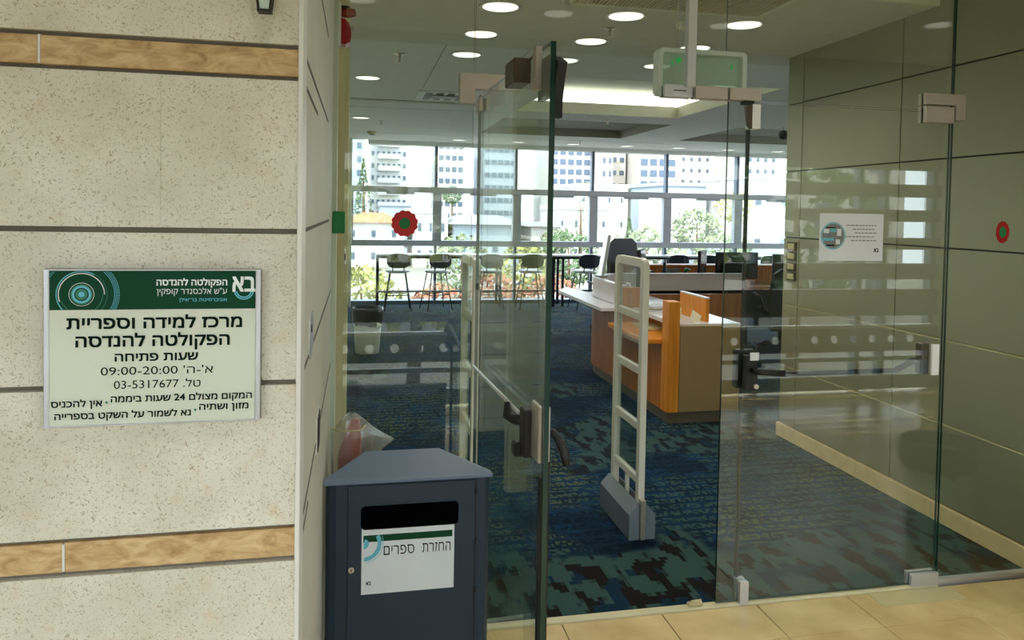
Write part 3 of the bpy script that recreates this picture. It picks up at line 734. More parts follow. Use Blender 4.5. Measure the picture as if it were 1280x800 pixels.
MB().box(-.06, .06, -.03, .03, -.055, 0, ch=.012).build('housing', 'cream', t); MB().box(-.018, .018, -.036, -.03, -.045, -.012, ch=.003).build('lens', 'paper', t)
t = thing('security_camera', 'small dark ceiling camera beside the end of the clad wall', 'camera', (5.40, 8.8, ZC))
MB().lathe([(.001, -.16), (.05, -.145), (.062, -.1), (.05, -.06), (.02, -.04)], seg=18).build('dome', 'blackp', t); MB().cyl((0, 0, -.05), (0, 0, 0), .02, 10).build('mount', 'white', t)
# hanging exit sign, seen from its back
t = thing('exit_sign', 'green tinted hanging emergency sign box seen from behind, above the doors', 'emergency sign', (1.447, 3.02, 2.125))
fr = MB(); o_ = rrect(-.205, .205, 0, .20, .022); i_ = rrect(-.185, .185, .012, .182, .012); n = len(o_)
for y0, y1 in ((-.03, .03),):
    v = [(x, y, z) for y in (y0, y1) for x, z in o_]+[(x, y, z) for y in (y0, y1) for x, z in i_]; f = []
    for k in range(n):
        k2 = (k+1) % n; f += [(k, k2, n+k2, n+k), (2*n+k, 3*n+k, 3*n+k2, 2*n+k2), (k, 2*n+k, 2*n+k2, k2), (n+k, n+k2, 3*n+k2, 3*n+k)]
    fr.add(v, f)
fr.build('frame', 'white', t)
MB().box(-.187, .187, -.006, .006, .010, .184).build('tinted_panel', 'exitglass', t)
MB().cyl((-.105, -.012, .155), (-.105, -.006, .155), .011, 12).build('indicator_light', 'led', t)
MB().box(-.135, -.13, -.009, -.006, .13, .155).build('indicator_light', 'led', t); MB().box(.14, .147, -.009, -.006, .13, .15).build('indicator_light', 'led', t)
MB().prism([(-.16, .02), (.14, .02), (.15, .05), (.0, .06)], .010, .014, mtx=YFACE).build('arrow_plate', 'gedgel', t)
mb = MB().cyl((-.11, 0, .2), (-.11, 0, .64), .0025, 6); mb.build('suspension_wire', 'satin', t)
mb = MB()
for k in range(42): mb.cyl((.12+(.0015 if k % 2 else -.0015), 0, .2+k*.0105), (.12-(.0015 if k % 2 else -.0015), 0, .2+(k+1)*.0105), .0022, 5)
mb.build('suspension_chain', 'darkframe', t)
# ================================================================== WALL FITTINGS
t = thing('wall_lantern', 'black iron lantern on the stone wall, only its glazed tip in view', 'lantern', (-.149, YW-.03, 1.93))
mb = MB(); b0, b1, hz = .0085, .020, .10
def q4(r, z): return [(-r, -r, z), (r, -r, z), (r, r, z), (-r, r, z)]
for (ax, ay) in ((-1, -1), (1, -1), (1, 1), (-1, 1)):
    mb.tube([(ax*b0, ay*b0, 0), (ax*b1, ay*b1, hz)], .0022, 6)
mb.box(-.011, .011, -.011, .011, -.002, .002, ch=.0005).box(-.023, .023, -.023, .023, hz, hz+.004, ch=.001)
mb.build('frame', 'black', t)
for s in range(4):
    a, b = q4(b0, .002), q4(b1, hz); i, j = s, (s+1) % 4
    MB().add([a[i], a[j], b[j], b[i]], [(0, 1, 2, 3)]).build('glass_pane', 'exitglass', t)
MB().cyl((0, 0, hz), (0, 0, hz+.03), .020, 12, .004).build('cap', 'black', t); MB().tube([(0, 0, hz+.03), (0, .0, hz+.05), (0, .03, hz+.04)], .003, 6).build('bracket', 'black', t)
t = thing('fire_siren', 'red fire alarm siren with lamp on top, inside left door post', 'fire alarm', (-.078, 2.90, 2.285)); t.scale = (1.35, 1.1, 1.0)
MB().box(0, .006, -.03, .03, -.06, .10).build('back_plate', 'white', t)
mb = MB(); mb.prism([(.006, -.05), (.018, -.055), (.03, -.045), (.034, -.02), (.033, .0), (.028, .025), (.016, .04), (.006, .043)], -.028, .028, mtx=YFACE); mb.build('horn', 'red', t)
MB().lathe([(.001, .085), (.02, .082), (.023, .065), (.02, .055), (.0, .05)], c=(.024, 0), seg=16).build('beacon', 'amber', t)
MB().box(.0, .028, -.02, .02, .084, .092, ch=.003).build('beacon_cap', 'blackp', t)
MB().cyl((.033, -.01, .012), (.042, -.01, .012), .008, 10).build('sounder_port', 'satin', t)
t = thing('exit_button', 'small green door release button on the left glass edge', 'button', (-.069, YG-.012, 1.567))
MB().box(-.022, .022, -.018, 0, -.04, .04, ch=.003).build('housing', 'boxgreen', t); MB().box(-.012, .012, -.0195, -.018, -.012, .018).build('push_face', 'green', t)
t = thing('door_contact', 'slim pale door contact strip on the inner left door post', 'sensor', (-.050, 2.80, 1.44))
MB().box(0, .008, -.008, .008, -.028, .028, ch=.002).build('housing', 'white', t); MB().box(.002, .006, -.0095, -.008, -.012, .012).build('slot', 'black', t)
for i, z in enumerate((1.40, 1.33, 1.255, 1.185)):
    t = thing('switch_plate', f'tan switch plate at the end of the clad wall, {["topmost", "second from top", "third from top", "lowest"][i]} of four', 'switch', (XR, 4.82, z), 'switch plates on the clad wall')
    MB().box(-.012, 0, -.055, .055, -.032, .032, ch=.003).build('frame', 'bronze', t); MB().box(-.016, -.012, -.04, .04, -.02, .02, ch=.002).build('rocker', 'tan', t)
# stickers
def sticker(x, z, sx, label, y):
    t = thing('flower_sticker', label, 'sticker', (x, y, z), 'flower stickers on the glass')
    for sg, nm_ in ((-1, 'petals'),):
        pts = []
        n = 120
        for k in range(n):
            a = 2*pi*k/n; r = .0455+.0045*abs(sin(6*a+.3)); pts.append((r*cos(a)*sx, r*sin(a)))
        MB().prism(pts, -.0008, 0, mtx=YFACE).build('petals', 'redpet' if sx > .95 else 'red', t)
    MB().prism([((.021 if sx > .95 else .025)*cos(2*pi*k/24)*sx, (.021 if sx > .95 else .025)*sin(2*pi*k/24)) for k in range(24)], -.0014, -.0009, mtx=YFACE).build('centre', 'green', t)
sticker(.170, 1.566, 1.0, 'red flower sticker with green centre on the left glass pane', YG-.0062)
sticker(2.803, 1.563, .72, 'red flower sticker with green centre on the far right glass pane', YG-.0062)
# poster on the right leaf
t = thing('notice_sheet', 'white landscape notice with round photo taped to the right glass leaf', 'poster', (2.047, YG-.0062, 1.533))
FM = Matrix(((1, 0, 0, 0), (0, 0, -1, 0), (0, 1, 0, 0), (0, 0, 0, 1)))
MB().box(-.152, .152, -.0008, 0, -.10, .10).build('sheet', 'paper', t)
mb = MB(); disc_mb(mb, -.088, .005, .052, .0012, mtx=FM); mb.build('round_photo', 'greyink', t)
mb = MB(); ring_mb(mb, -.088, .005, .053, .058, .0012, mtx=FM); mb.build('photo_rim', 'cyan', t)
ph = MB()
for x, z, wx, hz_, mi in ((-.12, .025, .025, .018, 0), (-.088, .028, .03, .014, 1), (-.06, .02, .02, .03, 0), (-.11, -.01, .05, .012, 1), (-.065, -.02, .02, .02, 0), (-.10, -.035, .04, .006, 2), (-.1, .04, .045, .004, 2)):
    ph.add([(x-wx/2, z-hz_/2, .0016), (x+wx/2, z-hz_/2, .0016), (x+wx/2, z+hz_/2, .0016), (x-wx/2, z+hz_/2, .0016)], [(0, 1, 2, 3)], mi, False, FM)
ph.build('photo_detail', ['paper', 'cyan', 'inkb'], t)
# the notice's fine print is too small to read in the photograph: rows of short grey word marks
mb = MB(); rw = random.Random(4)
for i in range(5):
    x = .118-.01*(i % 2); end = -.02+.02*(i % 3)
    while x > end:
        l_ = rw.uniform(.008, .018); z = .048-.016*i; mb.add([(x-l_, z, .001), (x, z, .001), (x, z+.0045, .001), (x-l_, z+.0045, .001)], [(0, 1, 2, 3)], 0, False, FM); x -= l_+.004
mb.build('fine_print', 'greyink', t)
text_mesh([(heb('בא'), .12, -.062, .026, 'CENTER', .0008, -.022), ], 'logo', 'inkb', t, FM @ Matrix.Translation((0, 0, .001)))
# ================================================================== LIBRARY SIGN
t = thing('library_sign', 'framed white and dark green library hours sign in Hebrew on stone wall', 'sign', (-.3145, YW-.004, 1.394))
W2, H2 = .1605, .1235
mb = MB(); mb.box(-W2, W2, -.008, .003, -H2, H2, ch=.001); mb.build('backing', 'sheet', t)
MB().box(-W2, -W2+.0075, -.011, .003, -H2, H2, ch=.0015).build('side_rail', 'bright', t)
MB().box(W2-.0085, W2, -.011, .003, -H2, H2, ch=.0015).build('side_rail', 'bright', t)
MB().box(-W2-.001, W2+.001, -.011, .003, H2-.0022, H2, ch=.0008).build('end_rail', 'bright', t)
MB().box(-W2-.002, W2+.001, -.011, .003, -H2-.001, -H2+.0014, ch=.0008).build('end_rail', 'bright', t)
SM = Matrix(((1, 0, 0, 0), (0, 0, -1, -.0082), (0, 1, 0, 0), (0, 0, 0, 1)))
# pixel frame of the sign zoom (x 92..1028, y 65..765) to sheet metres
def sp(px, py): return ((px-560)/936*.3045, (413-py)/700*.2435)
def rect(mb, x0, y0, x1, y1, z, mi=0):
    (a, b), (c, d) = sp(x0, y0), sp(x1, y1); mb.add([(a, d, z), (c, d, z), (c, b, z), (a, b, z)], [(0, 1, 2, 3)], mi, False, SM)
mb = MB(); rect(mb, 92, 66, 1028, 242, .0004); mb.build('header_band', 'dkgreen', t)
mb = MB(); cx, cy = sp(232, 172); u = .3045/936
def clipring(mb, r0, r1, z, mi, a0=0, a1=360, seg=72, zz=(sp(0, 242)[1], sp(0, 67)[1])):
    for i in range(seg):
        p = []
        for a in (radians(a0+(a1-a0)*i/seg), radians(a0+(a1-a0)*(i+1)/seg)): p += [(cx+r0*u*cos(a), cy+r0*u*sin(a)), (cx+r1*u*cos(a), cy+r1*u*sin(a))]
        if min(q[1] for q in p) < zz[0] or max(q[1] for q in p) > zz[1] or min(q[0] for q in p) < sp(93, 0)[0]: continue
        mb.add([(p[0][0], p[0][1], z), (p[1][0], p[1][1], z), (p[3][0], p[3][1], z), (p[2][0], p[2][1], z)], [(0, 1, 2, 3)], mi, False, SM)
clipring(mb, 0, 14, .0008, 0); clipring(mb, 16, 26, .0008, 1); clipring(mb, 32, 42, .0008, 0); clipring(mb, 42, 48, .0008, 1); clipring(mb, 54, 56, .0008, 2)
clipring(mb, 92, 95, .0008, 1, 200, 360); clipring(mb, 99, 103, .0008, 2, 0, 200); clipring(mb, 108, 112, .0008, 0, 60, 250); clipring(mb, 112, 114, .0008, 1)
for k in range(60):
    a = radians(-46+k*1.9)
    for rr in (146, 153, 160, 167):
        x, y = cx+rr*u*cos(a), cy+rr*u*sin(a); s_ = 1.7*u
        if sp(0, 240)[1] < y < sp(0, 69)[1]: mb.add([(x-s_, y-s_, .0008), (x+s_, y-s_, .0008), (x+s_, y+s_, .0008), (x-s_, y+s_, .0008)], [(0, 1, 2, 3)], 0, False, SM)
for k in range(16):
    a = radians(136+k*2)
    for rr in (160, 167):
        x, y = cx+rr*u*cos(a), cy+rr*u*sin(a); s_ = 1.7*u
        if y < sp(0, 69)[1] and x > sp(95, 0)[0]: mb.add([(x-s_, y-s_, .0008), (x+s_, y-s_, .0008), (x+s_, y+s_, .0008), (x-s_, y+s_, .0008)], [(0, 1, 2, 3)], 0, False, SM)
mb.build('ring_motif', ['cyan', 'tealr', 'wink'], t)
def T(s, x0, x1, base, capx, off=0.0):
    # Hebrew letters of the bundled face are about .58 em tall
    (a, y), (b, _) = sp(x0, base), sp(x1, base); return (heb(s), (a+b)/2, y, capx*u/.60, 'CENTER', off, -(b-a))
T2 = Matrix.Translation((0, 0, .0002))
text_mesh([T('הפקולטה להנדסה', 567, 892, 132, 27, .0004), T('ע"ש אלכסנדר קופקין', 567, 892, 172, 25)], 'lettering', 'wink', t, SM @ T2)
text_mesh([T('אוניברסיטת בר־אילן', 670, 892, 206, 14, .0001)], 'lettering', 'cyan', t, SM @ T2)
text_mesh([T('מרכז למידה וספריית', 168, 962, 327, 50, .0007), T('הפקולטה להנדסה', 207, 904, 409, 50, .0007), T('שעות פתיחה', 380, 757, 477, 36, .0005),
           T("א'-ה' 09:00-20:00", 316, 828, 540, 34, -.00005), T('טל. 03-5317677', 375, 770, 603, 34, -.00005)], 'lettering', 'ink', t, SM @ T2)
text_mesh([T('המקום מצולם 24 שעות ביממה', 362, 1012, 664, 28, .00035), T('אין להכניס', 98, 322, 680, 28, .00035), T('מזון ושתיה', 765, 996, 712, 28, .00035), T('נא לשמור על השקט בספרייה', 114, 725, 736, 28, .00035)], 'lettering', 'ink', t, SM @ T2)
mb = MB()
for px_, py_ in ((342, 664), (746, 711)): a, b = sp(px_, py_); disc_mb(mb, a, b, 6*u, .0008, mtx=SM)
mb.build('bullet', 'tealr', t)
# emblem: two linked letters over a light blue arc
a_, b_ = sp(972, 150)
text_mesh([(heb('בא'), a_, b_-.0035, .0385, 'CENTER', .0009, -.034)], 'emblem', 'wink', t, SM @ T2)
mb = MB(); ring_mb(mb, a_, b_-.002, .0105, .0125, .0008, 190, 350, mtx=SM); ring_mb(mb, a_, b_-.002, .0135, .0155, .0008, 190, 350, mtx=SM); mb.build('emblem_arc', 'cyan', t)
mb = MB()
for y in (478, 622): rect(mb, 160, y, 1020, y+1, .0005)
mb.build('faint_rule', 'bead', t)
# ================================================================== BOOK RETURN BIN
t = thing('book_return_bin', 'dark blue-grey steel book return box with sloping lid, beside stone wall', 'book return box', (.159, 2.2, 0))
HW, D = .243, .20; zt = .813
body = [(-HW, .02), (-HW+.012, .004), (-HW+.03, 0), (HW-.03, 0), (HW-.012, .004), (HW, .02), (HW-.01, .04), (.112, D), (-.137, D), (-HW+.01, .04)]
MB().prism(body, .0, zt).build('body', 'bin', t)
MB().box(-HW+.0635, .196, -.006, 0.0, .06, zt-.006, ch=.002).build('front_door', 'bin', t)
MB().box(.1975, .2005, -.0015, .001, .04, zt).build('hinge_gap', 'black', t)
for z in (.77, .62, .47, .25): MB().cyl((.199, -.004, z-.006), (.199, -.004, z+.006), .0045, 8).build('hinge_knuckle', 'black', t)
MB().prism(rrect(-.142, .146, .676, .747, .014), -.0075, -.0055, mtx=YFACE).build('slot', 'slotshade', t)  # flat black plate, paints the shade inside an opening that is not cut
MB().prism(rrect(-.148, .152, .670, .753, .018), -.0072, -.0050, mtx=YFACE).build('slot_rim', 'bin', t)
# lid : low truncated pyramid with a rim
o_ = [(-HW-.006, -.006), (HW+.006, -.006), (HW+.004, .03), (.112, D), (-.137, D), (-HW-.004, .03)]
v = [(x, y, zt) for x, y in o_]+[(x, y, zt+.008) for x, y in o_[:3]]+[(.104, D-.02, zt+.036), (-.128, D-.02, zt+.036)]+[(o_[5][0], o_[5][1], zt+.008)]
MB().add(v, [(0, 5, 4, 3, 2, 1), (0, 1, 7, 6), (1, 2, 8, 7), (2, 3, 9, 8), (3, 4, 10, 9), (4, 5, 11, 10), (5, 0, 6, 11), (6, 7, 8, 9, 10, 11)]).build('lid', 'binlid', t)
lk = MB().cyl((-.168, -.010, .560), (-.168, -.004, .560), .0085, 16).build('lock', 'satin', t)
MB().box(-.1695, -.1665, -.0115, -.0095, .556, .564).build('keyhole', 'black', lk)
p = MB().box(-.139, .134, -.0075, -.0065, .484, .681).build('label_sheet', 'paper', t)
BM = Matrix(((1, 0, 0, 0), (0, 0, -1, -.0076), (0, 1, 0, 0), (0, 0, 0, 1)))
v = [(-.134, .640), (.128, .640), (.128, .660), (-.134, .660)]
MB().add([(a, b, .0004) for a, b in v], [(0, 1, 2, 3)], 0, False, BM).build('green_band', 'dkgreen', p)
mb = MB(); ring_mb(mb, -.133, .635, .0, .015, .0008, -90, 75, mtx=BM); ring_mb(mb, -.133, .635, .040, .052, .0008, -88, 30, mtx=BM); ring_mb(mb, -.133, .635, .056, .0575, .0008, -80, 22, mtx=BM); mb.build('arc_motif', 'cyan', p)
text_mesh([(heb('החזרת'), .081, .598, .046, 'CENTER', 0, -.085), (heb('ספרים'), -.03, .598, .046, 'CENTER', 0, -.09)], 'lettering', 'inkb', p, BM @ T2)
text_mesh([(heb('בא'), -.118, .512, .017, 'CENTER', .0005, -.014)], 'emblem', 'ink', p, BM @ T2)
# red object wrapped in a clear bag behind the bin
t = thing('plastic_bag', 'crumpled clear plastic bag wrapped around red object behind the blue box', 'plastic bag', (-.012, 2.56, .58))
mb = MB(); mb.tube([(-.01, 0, .0), (-.01, 0, .20), (0, 0, .25), (.006, 0, .29), (.010, 0, .325)], [.038, .038, .034, .024, .014], 12); mb.build('red_body', 'red', t)
rnd = random.Random(3); prof = [(.055, 0), (.065, .08), (.078, .16), (.076, .22), (.064, .27), (.046, .30), (.034, .325), (.010, .345)]
v = []; f = []; seg = 30
for j, (r, z) in enumerate(prof):
    for i in range(seg):
        a = 2*pi*i/seg; rr = r*(1+.13*sin(5*a+j*1.3)+rnd.uniform(-.12, .12)); ex = .095*math.exp(-((a-.1)**2)/.06)*(1 if 3 <= j <= 5 else 0)*(1.0 if j == 4 else .35)
        v.append((max(cos(a)*(rr+ex), -.068), sin(a)*min(rr, .062)*.85, z-(.02*ex/.09)+rnd.uniform(-.006, .006)))
for j in range(len(prof)-1):
    for i in range(seg): f.append((j*seg+i, j*seg+(i+1) % seg, (j+1)*seg+(i+1) % seg, (j+1)*seg+i))
MB().add(v, f, 0, False).build('film', 'plastic', t)
MB().tube([(-.07, -.02, .30), (-.03, -.05, .297), (.03, -.05, .30), (.045, -.01, .305)], .003, 6).build('tie', 'tan', t)
# ================================================================== SECURITY GATES
def gate(x, lab):
    t = thing('security_gate', lab, 'security gate', (x, 3.45, 0), 'anti-theft gates inside the doors')
    T_ = .016; DX = .41
    YZ = Matrix(((0, 0, 1, 0), (1, 0, 0, 0), (0, 1, 0, 0), (0, 0, 0, 1)))
    o_ = rrect(0, DX, .1, 1.392, .045, 6); i_ = rrect(.040, DX-.040, .14, 1.350, .018, 6); n = len(o_)
    v = [(s, y, z) for s in (-T_, T_) for y, z in o_]+[(s, y, z) for s in (-T_, T_) for y, z in i_]; f = []
    for k in range(n):
        k2 = (k+1) % n; f += [(k, k2, n+k2, n+k), (2*n+k, 3*n+k, 3*n+k2, 2*n+k2), (k, 2*n+k, 2*n+k2, k2), (n+k, n+k2, 3*n+k2, 3*n+k)]
    MB().add(v, f).build('frame', 'gate', t)
    for z in (1.10, .83, .55, .28): MB().box(-T_*.8, T_*.8, .035, DX-.035, z-.02, z+.02, ch=.004).build('crossbar', 'gate', t)
    MB().box(-T_*.6, T_*.6, .19, .21, .12, .27, ch=.003).build('upright', 'gate', t)
    for z0, z1 in ((1.12, 1.35), (.85, 1.08), (.57, .81), (.30, .53)): MB().box(-.003, .003, .035, DX-.035, z0, z1).build('clear_panel', 'acrylic', t)
    for sg in (-1, 1):
        pts = [(sg*.016, 0), (sg*.068, 0), (sg*.068, .125), (sg*.02, .178), (sg*.016, .178)]
        MB().prism(pts, -.02, .43, mtx=YFACE).build('base_cover', 'gatebase', t)
    MB().box(-.014, .014, -.03, .03, .0, .20, ch=.003).build('foot_bracket', 'satin', t)
    for z in (.06, .09, .12): MB().cyl((0, -.034, z), (0, -.03, z), .006, 8).build('bolt', 'satin', t)
    return t
gate(1.395, 'white security gate panel standing between the open door and the wooden desk')
gate(.55, 'white security gate panel behind the left glass pane, beside the blue box')
# small brass stop on the threshold
t = thing('door_stop', 'small brass door stop on the threshold beside the right leaf', 'door stop', (1.375, 2.80, .0))
MB().box(-.03, .035, -.012, .012, .006, .02, ch=.004).build('base', 'tan', t); MB().cyl((-.012, 0, .018), (.03, 0, .02), .009, 10).build('barrel', 'tan', t)
# ================================================================== BINS
def waste(x, y, r, h, lh, mb_, ml, lab, cat='waste bin'):
    t = thing('waste_bin', lab, cat, (x, y, 0))
    MB().lathe([(.001, .0), (r*.78, 0), (r*.8, .01), (r, h), (r*.97, h), (r*.76, .02), (.001, .02)], seg=28).build('bucket', mb_, t)
    rn_ = random.Random(5); n = 36; v = []; prof = [(r*.985, h-lh), (r*1.05, h-lh*.7), (r*1.05, h-.02), (r*1.06, h+.008), (r*.96, h+.012), (r*.9, h-.05)]
    for i in range(n):
        a = 2*pi*i/n
        for j, (q, z) in enumerate(prof): k_ = 1+rn_.uniform(-.02, .02); v.append((q*k_*cos(a), q*k_*sin(a), z+(rn_.uniform(-.02, .02) if j == 0 else rn_.uniform(-.005, .005))))
    m_ = len(prof); MB().add(v, [(i*m_+j, ((i+1) % n)*m_+j, ((i+1) % n)*m_+j+1, i*m_+j+1) for i in range(n) for j in range(m_-1)], 0, True).build('bin_bag', ml, t)
    return t
t = waste(.115, 8.45, .165, .50, .17, 'bintan', 'liner', 'pale grey-green waste bin with black bag at far left of carpet')
MB().tube([(.12, -.13, .30), (.13, -.17, .33), (.10, -.18, .36)], [.012, .022, .008], 6).build('bag_knot', 'paper', t)
waste(2.86, 2.42, .17, .50, .13, 'bintan', 'dliner', 'grey bin with dark green bag by clad wall, seen only reflected')
# ================================================================== SERVICE DESK
t = thing('service_desk', 'orange and beige wooden service desk with white worktops, behind the gate', 'desk', (2.33, 5.3, 0))
def db(nm, m, b, ch=.003): return MB().box(*b, ch=ch).build(nm, m, t)
db('kick_plate', 'kick', (.02, .60, .02, 1.06, 0, .09))
db('front_panel', 'beige', (.10, .617, 0, .03, .09, .755))
db('corner_post', 'woodo', (0, .095, -.005, .12, .09, .945))
db('worktop', 'whitegl', (.095, .62, .03, 1.05, .735, .770))
db('side_panel', 'wood', (0, .02, .12, 1.0, .09, .60))
db('niche_side', 'wood', (.20, .22, .12, 1.0, .60, .735))
db('shelf', 'woodo', (-.14, .25, .12, 1.0, .60, .64), .006)
db('book_tray', 'tan', (.02, .2, .5, .8, .641, .665))
db('desk_end', 'wood', (.0, .25, 1.0, 1.05, .09, .95))
db('right_panel', 'beige', (.60, .617, .03, 2.2, .09, .735))
sp_ = db('screen_panel', 'woodo', (.355, .385, .10, .58, .770, .955)); MB().box(.353, .387, .098, .582, .955, .965).build('edge_cap', 'whitegl', t)
# curved counter
R_c = .55; y_s = 1.05; y_e = 1.80
def arc(r0, z0, z1, m_, nm, th=.03, ys=y_s):
    pts_o = [(0+ (R_c-r0), ys)]; path = []
    for k in range(19):
        a = radians(180-90*k/18); path.append((R_c+cos(a)*r0, y_e+sin(a)*r0))
    path = [(R_c-r0, ys)]+path+[(1.9, y_e+r0)]
    inn = [(R_c-r0+th, ys)]+[(R_c+cos(radians(180-90*k/18))*(r0-th), y_e+sin(radians(180-90*k/18))*(r0-th)) for k in range(19)]+[(1.9, y_e+r0-th)]
    n = len(path); v = [(x, y, z) for z in (z0, z1) for x, y in path]+[(x, y, z) for z in (z0, z1) for x, y in inn]; f = []
    for i in range(n-1): f += [(i, i+1, n+i+1, n+i), (2*n+i, 3*n+i, 3*n+i+1, 2*n+i+1), (n+i, n+i+1, 3*n+i+1, 3*n+i), (i, 2*n+i, 2*n+i+1, i+1)]
    f += [(0, n, 3*n, 2*n), (n-1, 3*n-1, 4*n-1, 2*n-1)]
    return MB().add(v, f, 0, False).build(nm, m_, t)
arc(R_c, .09, .735, 'woodb', 'curved_body'); arc(R_c-.02, 0, .09, 'kick', 'curved_kick'); arc(R_c, .775, .955, 'pinkw', 'curved_upstand'); arc(R_c+.003, .955, .965, 'whitegl', 'upstand_cap', .05)
led = [(-.21, .98), (.05, .98), (.05, 2.5), (-.03, 2.75), (-.20, 2.46)]
MB().prism(led, .741, .770).build('visitor_ledge', 'whitegl', t); MB().prism([(x*1.004, y) for x, y in led], .735, .741).build('ledge_edge', 'black', t)
MB().box(.05, .62, 1.05, 2.28, .735, .770).build('inner_worktop', 'whitegl', t)
# things on the desk
t = thing('display_stand', 'slim pale grey upright screen seen edge-on, leaning on desk counter', 'display', (2.42, 7.20, .965))
mtx = Matrix.Rotation(radians(9), 4, 'Y'); MB().box(-.018, .018, -.06, .06, .0, .43, ch=.005, mtx=mtx).build('housing', 'bright', t); MB().box(-.04, .05, -.08, .08, 0, .012, ch=.003).build('foot', 'grey', t)
def monitor(x, y, z, w_, h_, rz, lab, face='screen'):
    t = thing('monitor', lab, 'monitor', (x, y, z), None, rz)
    MB().box(-w_/2, w_/2, -.02, .02, .09, .09+h_, ch=.006).build('casing', 'blackp', t)
    MB().box(-w_/2+.012, w_/2-.012, -.022, -.0205, .10, .08+h_).build('screen', face, t)
    MB().box(-.02, .02, .005, .03, .0, .2, ch=.003).build('neck', 'blackp', t); MB().box(-.11, .11, -.07, .1, 0, .012, ch=.004).build('foot', 'blackp', t); return t
monitor(2.75, 6.95, .770, .42, .40, radians(62), 'dark monitor behind the curved counter, beside the slim pale screen')
t = thing('book_stack', 'low stack of white books and papers on the desk worktop', 'papers', (2.60, 6.12, .770))
for k, (a, m_) in enumerate(((5, 'paper'), (-8, 'tan'), (12, 'whitegl'), (3, 'paper'))):
    MB().box(-.12, .12, -.09, .09, .012*k+.0005, .012*(k+1), mtx=Matrix.Rotation(radians(a), 4, 'Z')).build('sheet_block', m_, t)
t = thing('card_box', 'small open cream card box between orange post and panel', 'box', (2.50, 5.62, .770))
MB().box(-.06, .06, -.05, .05, 0, .09, ch=.003).build('tray', 'cream', t); MB().box(-.05, .05, -.04, .04, .09, .11).build('cards', 'paper', t)
t = thing('folded_card', 'pale yellow folded card leaning against the orange screen panel', 'card', (2.60, 5.42, .770))
MB().box(-.045, .045, -.003, .003, 0, .09, mtx=Matrix.Rotation(radians(35), 4, 'Y')@Matrix.Rotation(radians(-30), 4, 'X')).build('card', 'cream', t)
t = thing('hand_gel', 'clear pump bottle on the ledge, seen through the gate', 'bottle', (2.36, 6.35, .770))
t.location = (2.40, 6.33, .77)
MB().lathe([(.001, 0), (.035, 0), (.037, .01), (.035, .12), (.015, .15), (.012, .165)], seg=16).build('bottle', 'acrylic', t); MB().cyl((0, 0, .165), (0, 0, .215), .008, 10).box(-.035, .008, -.008, .008, .205, .22, ch=.002).build('pump', 'white', t)
# ================================================================== BACK DESK
t = thing('back_desk', 'long orange wooden staff desk with raised back, near the far windows', 'desk', (4.75, 8.5, 0))
MB().box(-1.45, 1.6, -.1, .55, .69, .735, ch=.004).build('desktop', 'wood', t); MB().box(-1.45, 1.6, .52, .55, .735, .93, ch=.003).build('back_panel', 'wood', t)
MB().box(-1.45, 1.6, .50, .75, .93, .955, ch=.003).build('top_shelf', 'wood', t)
for x in (-1.4, 0, 1.55): MB().box(x-.02, x+.02, -.05, .5, 0, .69, ch=.003).build('leg_panel', 'blackp', t)
MB().box(-1.4, 1.55, .40, .42, .15, .69).build('modesty_panel', 'blackp', t)
for x in (-.75, .1): MB().box(x-.09, x+.09, .505, .519, .745, .91).build('cable_panel', 'grey', t)
monitor(4.60, 8.45, .735, .56, .33, 0, 'wide monitor on the back desk showing light on its screen')
monitor(4.22, 8.62, .735, .30, .34, radians(50), 'black monitor turned side-on at the left of the wide monitor')
monitor(5.45, 8.6, .735, .50, .30, radians(-10), 'dark monitor near the clad wall end on the back desk')
t = thing('paper_pile', 'loose white papers and small items on the orange back desk', 'papers', (4.0, 8.55, .735))
for k, (a, b, c) in enumerate(((-.05, 0, 20), (.05, .05, -12), (0, -.04, 4))): MB().box(a-.1, a+.1, b-.07, b+.07, .012*k+.0005, .012*(k+1), mtx=Matrix.Rotation(radians(c), 4, 'Z')).build('sheet_block', ['paper', 'cream', 'paper'][k], t)
MB().lathe([(.001, .036), (.03, .036), (.03, .09), (.001, .09)], c=(-.03, 0), seg=14).build('tape_roll', 'white', t)
t = thing('water_bottle', 'dark slender bottle standing on the back desk under the window', 'bottle', (3.72, 8.62, .735))
MB().lathe([(.001, 0), (.04, 0), (.042, .14), (.02, .2), (.016, .25), (.001, .25)], seg=16).build('bottle', 'blackp', t); MB().cyl((0, 0, .25), (0, 0, .28), .018, 10).build('cap', 'black', t)
t = thing('desk_caddy', 'brown desktop organiser with yellow note on the back desk', 'organiser', (3.50, 8.75, .735))
MB().box(-.14, .10, -.08, .08, 0, .17, ch=.004).build('box', 'bronze', t); MB().box(-.02, .06, -.084, -.081, .08, .17).build('note', 'tan', t); MB().box(-.12, -.03, -.06, .06, .17, .20, ch=.004).build('folder', 'blackp', t)
t = thing('desk_lamp', 'small teal-headed desk lamp on the back desk beside the turned monitor', 'lamp', (4.02, 8.72, .735)); MB().cyl((0, 0, 0), (0, 0, .012), .06, 16).tube([(0, 0, .01), (-.02, 0, .12), (.04, 0, .18)], .006, 6).build('stem', 'blackp', t)
MB().cyl((.03, 0, .20), (.05, 0, .165), .02, 14, .045).build('shade', 'tealr', t)
